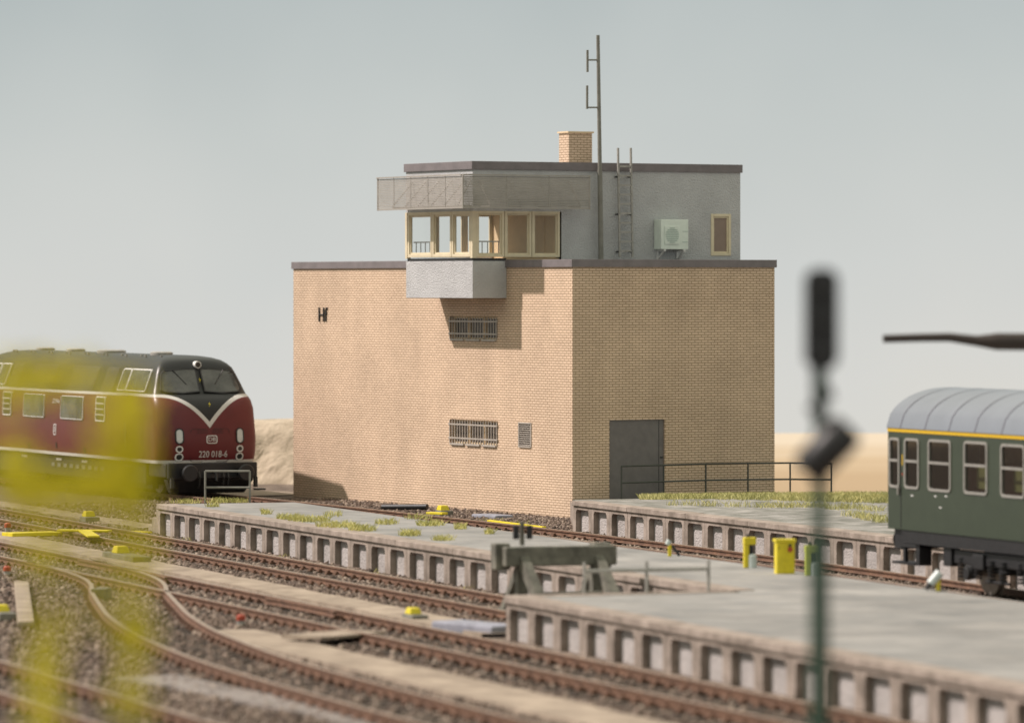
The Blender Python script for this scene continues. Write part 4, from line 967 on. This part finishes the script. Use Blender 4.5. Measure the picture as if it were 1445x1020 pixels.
mb = MB(); mb.box(-.91, -.80, .02, .1, 1.56, 1.82); mb.box(-.64, -.53, .02, .1, 1.56, 1.82); mb.build('stop_lamp', M['black'], ps, bevel=.02)

# ------------------------------------------------------------------ yellow lineside equipment
def pt(px, py, z): return G(px, py, z)
p = pt(1107, 808, ZP); Zc = p[1]
cab = thing('equipment_cabinet', (p[0], p[1], ZP - .012), 'yellow cabinet with a flared top and a round red button, standing on the grey platform', 'cabinet', .15)
mb = MB(); mb.box(-.175, .175, -.13, .13, 0, .58); mb.box(-.02, -.008, -.136, -.13, .02, .57); cbm = mb.build('casing', M['yellow'], cab, bevel=.012)
mb = MB(); mb.hexa([(-.175, -.13, .58), (.175, -.13, .58), (.175, .13, .58), (-.175, .13, .58), (-.20, -.155, .62), (.20, -.155, .62), (.20, .155, .62), (-.20, .155, .62)]); mb.box(-.20, .20, -.155, .155, .621, .665); mb.build('lid', M['yellow'], cbm)
mb = MB(); mb.tube([(.08, -.13, .47), (.08, -.165, .47)], .05, 14); mb.build('button', M['orange'], cab); mb = MB(); mb.tube([(.08, -.13, .545), (.08, -.15, .545)], .03, 10); mb.box(-.14, -.12, -.135, -.13, .49, .51); mb.build('keyhole', M['black'], cab)
M['canister'] = mat('pale canister', (.55, .62, .60), .35, .05, 5)
def pump(px, py, hgt, label, green=False):
    p = pt(px, py, ZP); t = thing('water_post', (p[0], p[1], ZP - .012), label, 'post', .15, group='hooked posts on the platform')
    m = M['yellow'] if not green else M.setdefault('lime', mat('lime paint', (.42, .48, .08), .5, .1, 5))
    mb = MB(); mb.box(-.10, -.0, -.06, .06, 0, hgt * .88); mb.box(-.105, .135, -.09, .09, hgt * .76, hgt); mb.build('stand', m, t, bevel=.012)
    mb = MB(); mb.tube([(.065, -.03, 0), (.065, -.03, hgt * .40), (.065, -.03, hgt * .46)], [.09, .09, .05], 12); mb.build('canister', M['canister'], t, smooth=40)
    mb = MB(); mb.tube([(.05, -.03, hgt * .46), (.03, -.03, hgt * .76)], .045, 8); mb.tube([(.0, 0, hgt), (-.03, 0, hgt + .06)], .03, 8); mb.build('nozzle', M['black'], t); return t
pump(1056.5, 800, .60, 'yellow hooked post with a pale canister at its foot, left of the yellow cabinet')
pump(1143, 811, .58, 'lime yellow hooked post with a pale canister, half hidden by the blurred signal post', True)
def peg(px, py, label, up):
    p = pt(px, py, ZP); t = thing('spray_peg', (p[0], p[1], ZP - .012), label, 'peg', .1)
    mb = MB(); mb.box(-.035, .035, -.035, .035, 0, .24); mb.build('peg', M['yellow'], t, bevel=.01)
    if up:
        mb = MB(); mb.tube([(.02, -.05, .34), (-.16, -.05, .14)], [.085, .075], 12); mb.build('cylinder', M['canister'], t, smooth=40)
        mb = MB(); mb.tube([(-.16, -.05, .14), (-.24, -.05, .04)], [.06, .03], 10); mb.build('nozzle', M['darkgrey'], t)
    else:
        mb = MB(); mb.tube([(.05, 0, .22), (.2, 0, .02)], .03, 8); mb.build('nozzle', M['black'], t); mb = MB(); mb.tube([(-.05, 0, .24), (-.0, 0, .33)], [.05, .06], 10); mb.build('cylinder', M['canister'], t)
peg(1324, 833, 'yellow peg holding a tilted pale cylinder, below the wheels of the green coach', True)
peg(945, 784, 'short yellow peg with a black nozzle on the platform edge above the railing', False)
# boards, point levers, caps
def board(a, b, wd, th, label, tab=None, m='yellow'):
    a, b = np.array(a), np.array(b); c = (a + b) / 2; mb = MB(); mb.bar(a - c, b - c, wd, th)
    if tab is not None: mb.bar(np.array(tab[0]) - c, np.array(tab[1]) - c, wd * .9, th * .9)
    o = mb.build('cable_cover', M[m], at=tuple(c), bevel=.01); return tag(o, label, 'cover board', 'yellow boards by the rails')
board(G(10, 754, .12), G(80, 752, .12), .62, .09, 'plain yellow board bridging the gap left of the nearer straight rails')
board(G(83, 748, .24), G(155, 749, .24), .34, .05, 'yellow board with a side tab lying across the rail', (G(118, 748, .235), G(132, 757, .235)))
board(G(186, 750, .06), G(208, 751.5, .06), .3, .05, 'small yellow board beside the stepped platform end')
board(G(605, 723.5, .16), G(628, 724.5, .16), .22, .06, 'thin yellow bar attached behind the track below the brick wall')
board(G(690, 734.5, .10), G(768, 744, .10), .12, .05, 'long flat yellow strip lying along the rail behind the buffer stop')
def lever(px, py, lx, label, body=True, rz=-1.22, s=1.0):
    p = G(px, py, 0); t = thing('point_motor', (p[0], p[1], 0), label, 'point motor', rz, group='yellow lidded point motors')
    mb = MB(); mb.box(-lx * .3, lx * .7, -.22 * s, .22 * s, .0, .20 * s); mb.build('box', M['olive'], t, bevel=.02)
    mb = MB(); mb.hexa([(-.22 * s, -.16 * s, .20 * s), (.22 * s, -.16 * s, .20 * s), (.22 * s, .16 * s, .20 * s), (-.22 * s, .16 * s, .20 * s), (-.16 * s, -.12 * s, .36 * s), (.16 * s, -.12 * s, .36 * s), (.16 * s, .12 * s, .36 * s), (-.16 * s, .12 * s, .36 * s)]); mb.build('lid', M['yellow'], t, bevel=.015)
lever(170, 792, 2.6, 'long grey green point motor box with a yellow lid beside the turnout')
lever(125, 738, .6, 'squat dark point motor with a yellow lid on the path before the locomotive', s=.9)
lever(583, 877, .6, 'small dark point motor with a rounded yellow lid beside the sandy path', s=.75)
lever(625, 728.5, .5, 'black based yellow lidded box on the gravel under the brick wall', s=.85)
lever(2, 874, .8, 'grey box with a yellow lid at the left edge of the picture', s=.8)
def cap(px, py, label, m, hgt=.22):
    p = G(px, py, 0); t = thing('marker_post', (p[0], p[1], 0), label, 'marker', group='red marker stubs')
    mb = MB(); mb.tube([(0, 0, 0), (0, 0, hgt * .6)], .075, 10); mb.build('post', M['greymetal'], t); mb = MB(); mb.tube([(0, 0, hgt * .6), (0, 0, hgt), (0, 0, hgt + .03)], [.085, .085, .05], 12); mb.build('cap', m, t, smooth=40)
cap(11, 752, 'orange and white marker stub beside the plain yellow board', M['orange'], .24)
cap(10, 813, 'bright red marker stub standing in gravel at the left edge', M['orange'], .2)
cap(340, 884, 'dull red marker stub between the diverging rails', M['orange'], .2)
mb = MB(); a, b = G(30, 823, .12), G(36, 880, .12); c = (np.array(a) + np.array(b)) / 2; mb.bar(np.array(a) - c, np.array(b) - c, .30, .1)
tag(mb.build('concrete_slab', M['path'], at=tuple(c), bevel=.015), 'pale narrow concrete slab lying in gravel near the left edge', 'slab')
mb = MB(); a, b = G(425, 899, .16), G(515, 891, .16); c = (np.array(a) + np.array(b)) / 2; mb.bar(np.array(a) - c, np.array(b) - c, .9, .05)
tag(mb.build('plank', M['path'], at=tuple(c)), 'grey plank propped over the dark gap beside the rail', 'plank')
mb = MB(); a, b = G(630, 882, .1), G(716, 890, .1); c = (np.array(a) + np.array(b)) / 2; mb.bar(np.array(a) - c, np.array(b) - c, .7, .2)
tag(mb.build('concrete_slab', M['bluegrey'], at=tuple(c), bevel=.04), 'blue grey slab lying before the end of the near platform', 'slab')
mb = MB(); a, b = G(678, 727.5, .06), G(712, 730, .06); c = (np.array(a) + np.array(b)) / 2; mb.bar(np.array(a) - c, np.array(b) - c, .6, .12)
tag(mb.build('concrete_slab', M['bluegrey'], at=tuple(c), bevel=.04), 'small bluish slab on the gravel at the foot of the brick wall', 'slab')
mb = MB(); a, b = np.array(G(540, 715.5, .1)), np.array(G(603, 715, .14)); mb.tube([a - a, b - a], .09, 10)
tag(mb.build('pipe', M['black'], at=tuple(a), smooth=40), 'black pipe lying along the foot of the brick wall', 'pipe')

# ------------------------------------------------------------------ grass
def grass(name, blobs, z, hgt, m, label, zf=None):
    vs = []; fs = []
    for cx_, cy_, rx, ry, k in blobs:
        for i in range(k):
            a = random.uniform(0, 6.283); r = math.sqrt(random.random()); x = cx_ + rx * r * math.cos(a); y = cy_ + ry * r * math.sin(a)
            h_ = hgt * random.uniform(.4, 1.15); a = random.uniform(0, 6.283); bx, by = math.cos(a) * .008, math.sin(a) * .008; lx, ly = random.gauss(0, .45) * h_, random.gauss(0, .45) * h_
            if zf: z = zf(x, y)
            o = len(vs); vs += [(x - bx, y - by, z), (x + bx, y + by, z), (x + lx * .5 + bx * .7, y + ly * .5 + by * .7, z + h_ * .65), (x + lx, y + ly, z + h_)]; fs += [(o, o + 1, o + 2), (o, o + 2, o + 3)]
    mb = MB(); mb.add(vs, fs); return tag(mb.build(name, m), label, 'grass', kind='stuff')
M['grass'] = mat('dry yellow grass', (.55, .50, .17), .8, .1, 3, col2=(.36, .36, .11))
M['grass2'] = mat('yellow green grass', (.54, .49, .20), .8, .1, 1.0, col2=(.33, .34, .13))
def gb(px, py, wpx, k, ry=.5, z=ZP): g = G(px, py, z); return (g[0], g[1], wpx / F * g[1] / 2, ry, int(k * 2.4))
grass('platform_grass', [gb(262, 709, 45, 60, .3), gb(322, 708, 60, 130, .4), gb(300, 714, 20, 40, .3), gb(376, 724, 16, 40), gb(408, 731, 40, 110, .7), gb(436, 734, 60, 170, .8), gb(475, 742, 60, 170, .8), gb(512, 747, 40, 130, .8), gb(470, 727, 26, 40, .8),
     gb(545, 738, 36, 70, .6), gb(578, 754, 32, 120, .6), gb(625, 761, 34, 60, .4), gb(607, 740, 40, 120, .6), gb(650, 745, 18, 60, .5), gb(690, 752, 14, 40, .4), gb(590, 731, 40, 40, .5)],
      ZP - .012, .14, M['grass'], 'sparse tufts of dry yellow grass on the middle platform')
bl2 = [gb(925 + 30 * k, 704 + .7 * k, 46, 420, 2.6, .66) for k in range(12)] + [gb(1100 + 26 * k, 714 + random.uniform(-3, 6), 40, 45, .8) for k in range(6)] + [gb(960 + 40 * k, 712 + 1.0 * k, 40, 30, .6) for k in range(4)] + [gb(1205 + 15 * k, 727 + 3 * k, 40, 45, .5) for k in range(4)]
grass('platform_grass', bl2, ZP - .012, .16, M['grass2'], 'yellow green grass along the back of the far platform', lambda x, y: deckz(-.339 * x + .941 * y))
bl3 = [(G(px, py)[0], G(px, py)[1], .35, .2, 30) for px, py in ((695, 737), (730, 741), (440, 700), (232, 753))] + [(*W(34.0, d)[:2], .15, .4, 10) for d in (118, 110, 103, 97, 93)]
grass('weeds', bl3, .03, .12, M['grass'], 'thin weeds in the ballast at the foot of walls')

# ------------------------------------------------------------------ signal in the foreground
ZS = 40.0; ax = lambda px, py, dz=0: AT(px, py, ZS + dz)
b0 = ax(1157, 405); sg = thing('light_signal', (b0[0], b0[1], 0), 'blurred dark green signal post with a black lamp board, in the foreground right', 'signal')
L_ = lambda px, py: np.array(ax(px, py)) - np.array((b0[0], b0[1], 0))
mb = MB(); mb.tube([(0, 0, 0), L_(1156, 762)], [.085, .078], 12); mb.build('post', M['greenpost'], sg, smooth=40)
mb = MB(); mb.tube([L_(1156, 770), L_(1158, 520)], .058, 10); mb.build('mast', M['greenpost'], sg, smooth=40)
hx = L_(1159, 450); mb = MB(); o = rr(0, 0, 47 / F * ZS, 142 / F * ZS, .10, 6)
mb.prism(o, lambda x, z: (hx[0] + x, -.09, hx[2] + z), lambda x, z: (hx[0] + x, .09, hx[2] + z)); hd_ = mb.build('lamp_board', M['black'], sg)
for dz in (.27, 0, -.27): mb = MB(); mb.tube([(hx[0], -.09, hx[2] + dz), (hx[0], -.2, hx[2] + dz + .01)], .07, 12); mb.build('lamp_hood', M['black'], hd_)
mb = MB(); p1, p2 = L_(1190, 610), L_(1143, 660); dd_ = (p1 - p2) / np.linalg.norm(p1 - p2); mb.tube([p2 - dd_ * .06, p2, p1, p1 + dd_ * .07], [.11, .155, .165, .12], 16); mb.build('lower_lamp', M['black'], sg, smooth=40)
mb = MB(); mb.tube([L_(1150, 520), L_(1152, 600)], .03, 8); mb.bar(L_(1148, 562), L_(1174, 552), .1, .12); mb.bar(L_(1145, 585), L_(1158, 575), .14, .14); mb.bar(L_(1158, 600), L_(1176, 615), .1, .14); mb.build('bracket', M['darkgrey'], sg)

# ------------------------------------------------------------------ dark arm at the right edge
ZA = 78.0; ba = AT(1720, 405, ZA); wc = thing('water_crane', (ba[0], ba[1], .79), 'blurred dark tapering crane arm reaching in from the right above the green coach', 'crane')
L_ = lambda px, py: np.array(AT(px, py, ZA)) - np.array((ba[0], ba[1], .79))
M['arm'] = mat('dark brown arm paint', (.035, .024, .020), .5, .1, 4)
mb = MB(); mb.tube([L_(1246, 478), L_(1300, 476.5), L_(1340, 476), L_(1378, 481)], [.062, .066, .07, .085], 12); mb.tube([L_(1378, 481), L_(1404, 482)], [.085, .13], 12); mb.tube([L_(1404, 482), L_(1720, 484)], [.135, .15], 12); mb.build('arm', M['arm'], wc, smooth=50)
mb = MB(); mb.tube([L_(1720, 470), (0, 0, 0)], [.2, .24], 16); mb.tube([(0, 0, .12), (0, 0, 0)], [.3, .34], 16); mb.build('column', M['arm'], wc, smooth=50)

# ------------------------------------------------------------------ yellow flowering shrub close to the camera
ZY = 22.5; sbx = AT(118, 405, ZY); ys0 = thing('flowering_shrub', (sbx[0], sbx[1], 0), 'tall out of focus yellow flowering shrub in the near left foreground', 'shrub')
M['flower'] = mat('yellow blossom', (.74, .64, .008), .7, .06, 6, col2=(.54, .49, .008))
M['stem'] = mat('olive stem', (.22, .20, .04), .8, .1, 5)
blobs = [(187, 630, 26, 80, 300), (182, 560, 34, 34, 70), (118, 530, 46, 26, 30), (55, 535, 60, 30, 90), (15, 545, 30, 40, 40), (20, 668, 30, 50, 90), (60, 690, 50, 34, 90), (135, 685, 60, 30, 130), (140, 620, 18, 50, 30), (190, 700, 26, 26, 90),
         (55, 770, 30, 60, 40), (110, 780, 40, 60, 30), (185, 780, 34, 70, 50), (188, 893, 26, 36, 80), (130, 860, 70, 36, 30), (62, 925, 26, 60, 62), (62, 1010, 24, 50, 46), (185, 985, 26, 50, 40)]
vs = []; fs = []
for cx_, cy_, rx, ry, k in blobs:
    for i in range(int(k * 1.1)):
        a = random.uniform(0, 6.283); r = math.sqrt(random.random()); p = np.array(AT(cx_ + rx * r * math.cos(a), cy_ + ry * r * math.sin(a), ZY + random.uniform(-.2, .2))) - np.array((sbx[0], sbx[1], 0))
        s = random.uniform(.026, .046); u = np.array((random.gauss(0, 1), random.gauss(0, .6), random.gauss(0, 1))); u /= np.linalg.norm(u); v = np.cross(u, (random.gauss(0, .3), 1, random.gauss(0, .3))); v /= np.linalg.norm(v)
        o = len(vs); vs += [p - u * s, p + v * s * .5, p + u * s, p - v * s * .5]; fs += [(o, o + 1, o + 2, o + 3)]
mb = MB(); mb.add(vs, fs); mb.build('blossom', M['flower'], ys0)
mb = MB(); R = lambda px, py, dz=0: np.array(AT(px, py, ZY + dz)) - np.array((sbx[0], sbx[1], 0))
for pl in ([(0, 0, 0), R(70, 1100), R(62, 900), R(40, 700), R(60, 540)], [(0, 0, 0), R(160, 1100), R(180, 900), R(188, 700), R(170, 530)], [R(188, 720), R(120, 660), R(60, 560)], [R(62, 900), R(100, 760), R(120, 690)]):
    mb.tube(crom(pl, .2), .010, 6)
mb.build('stem', M['stem'], ys0)
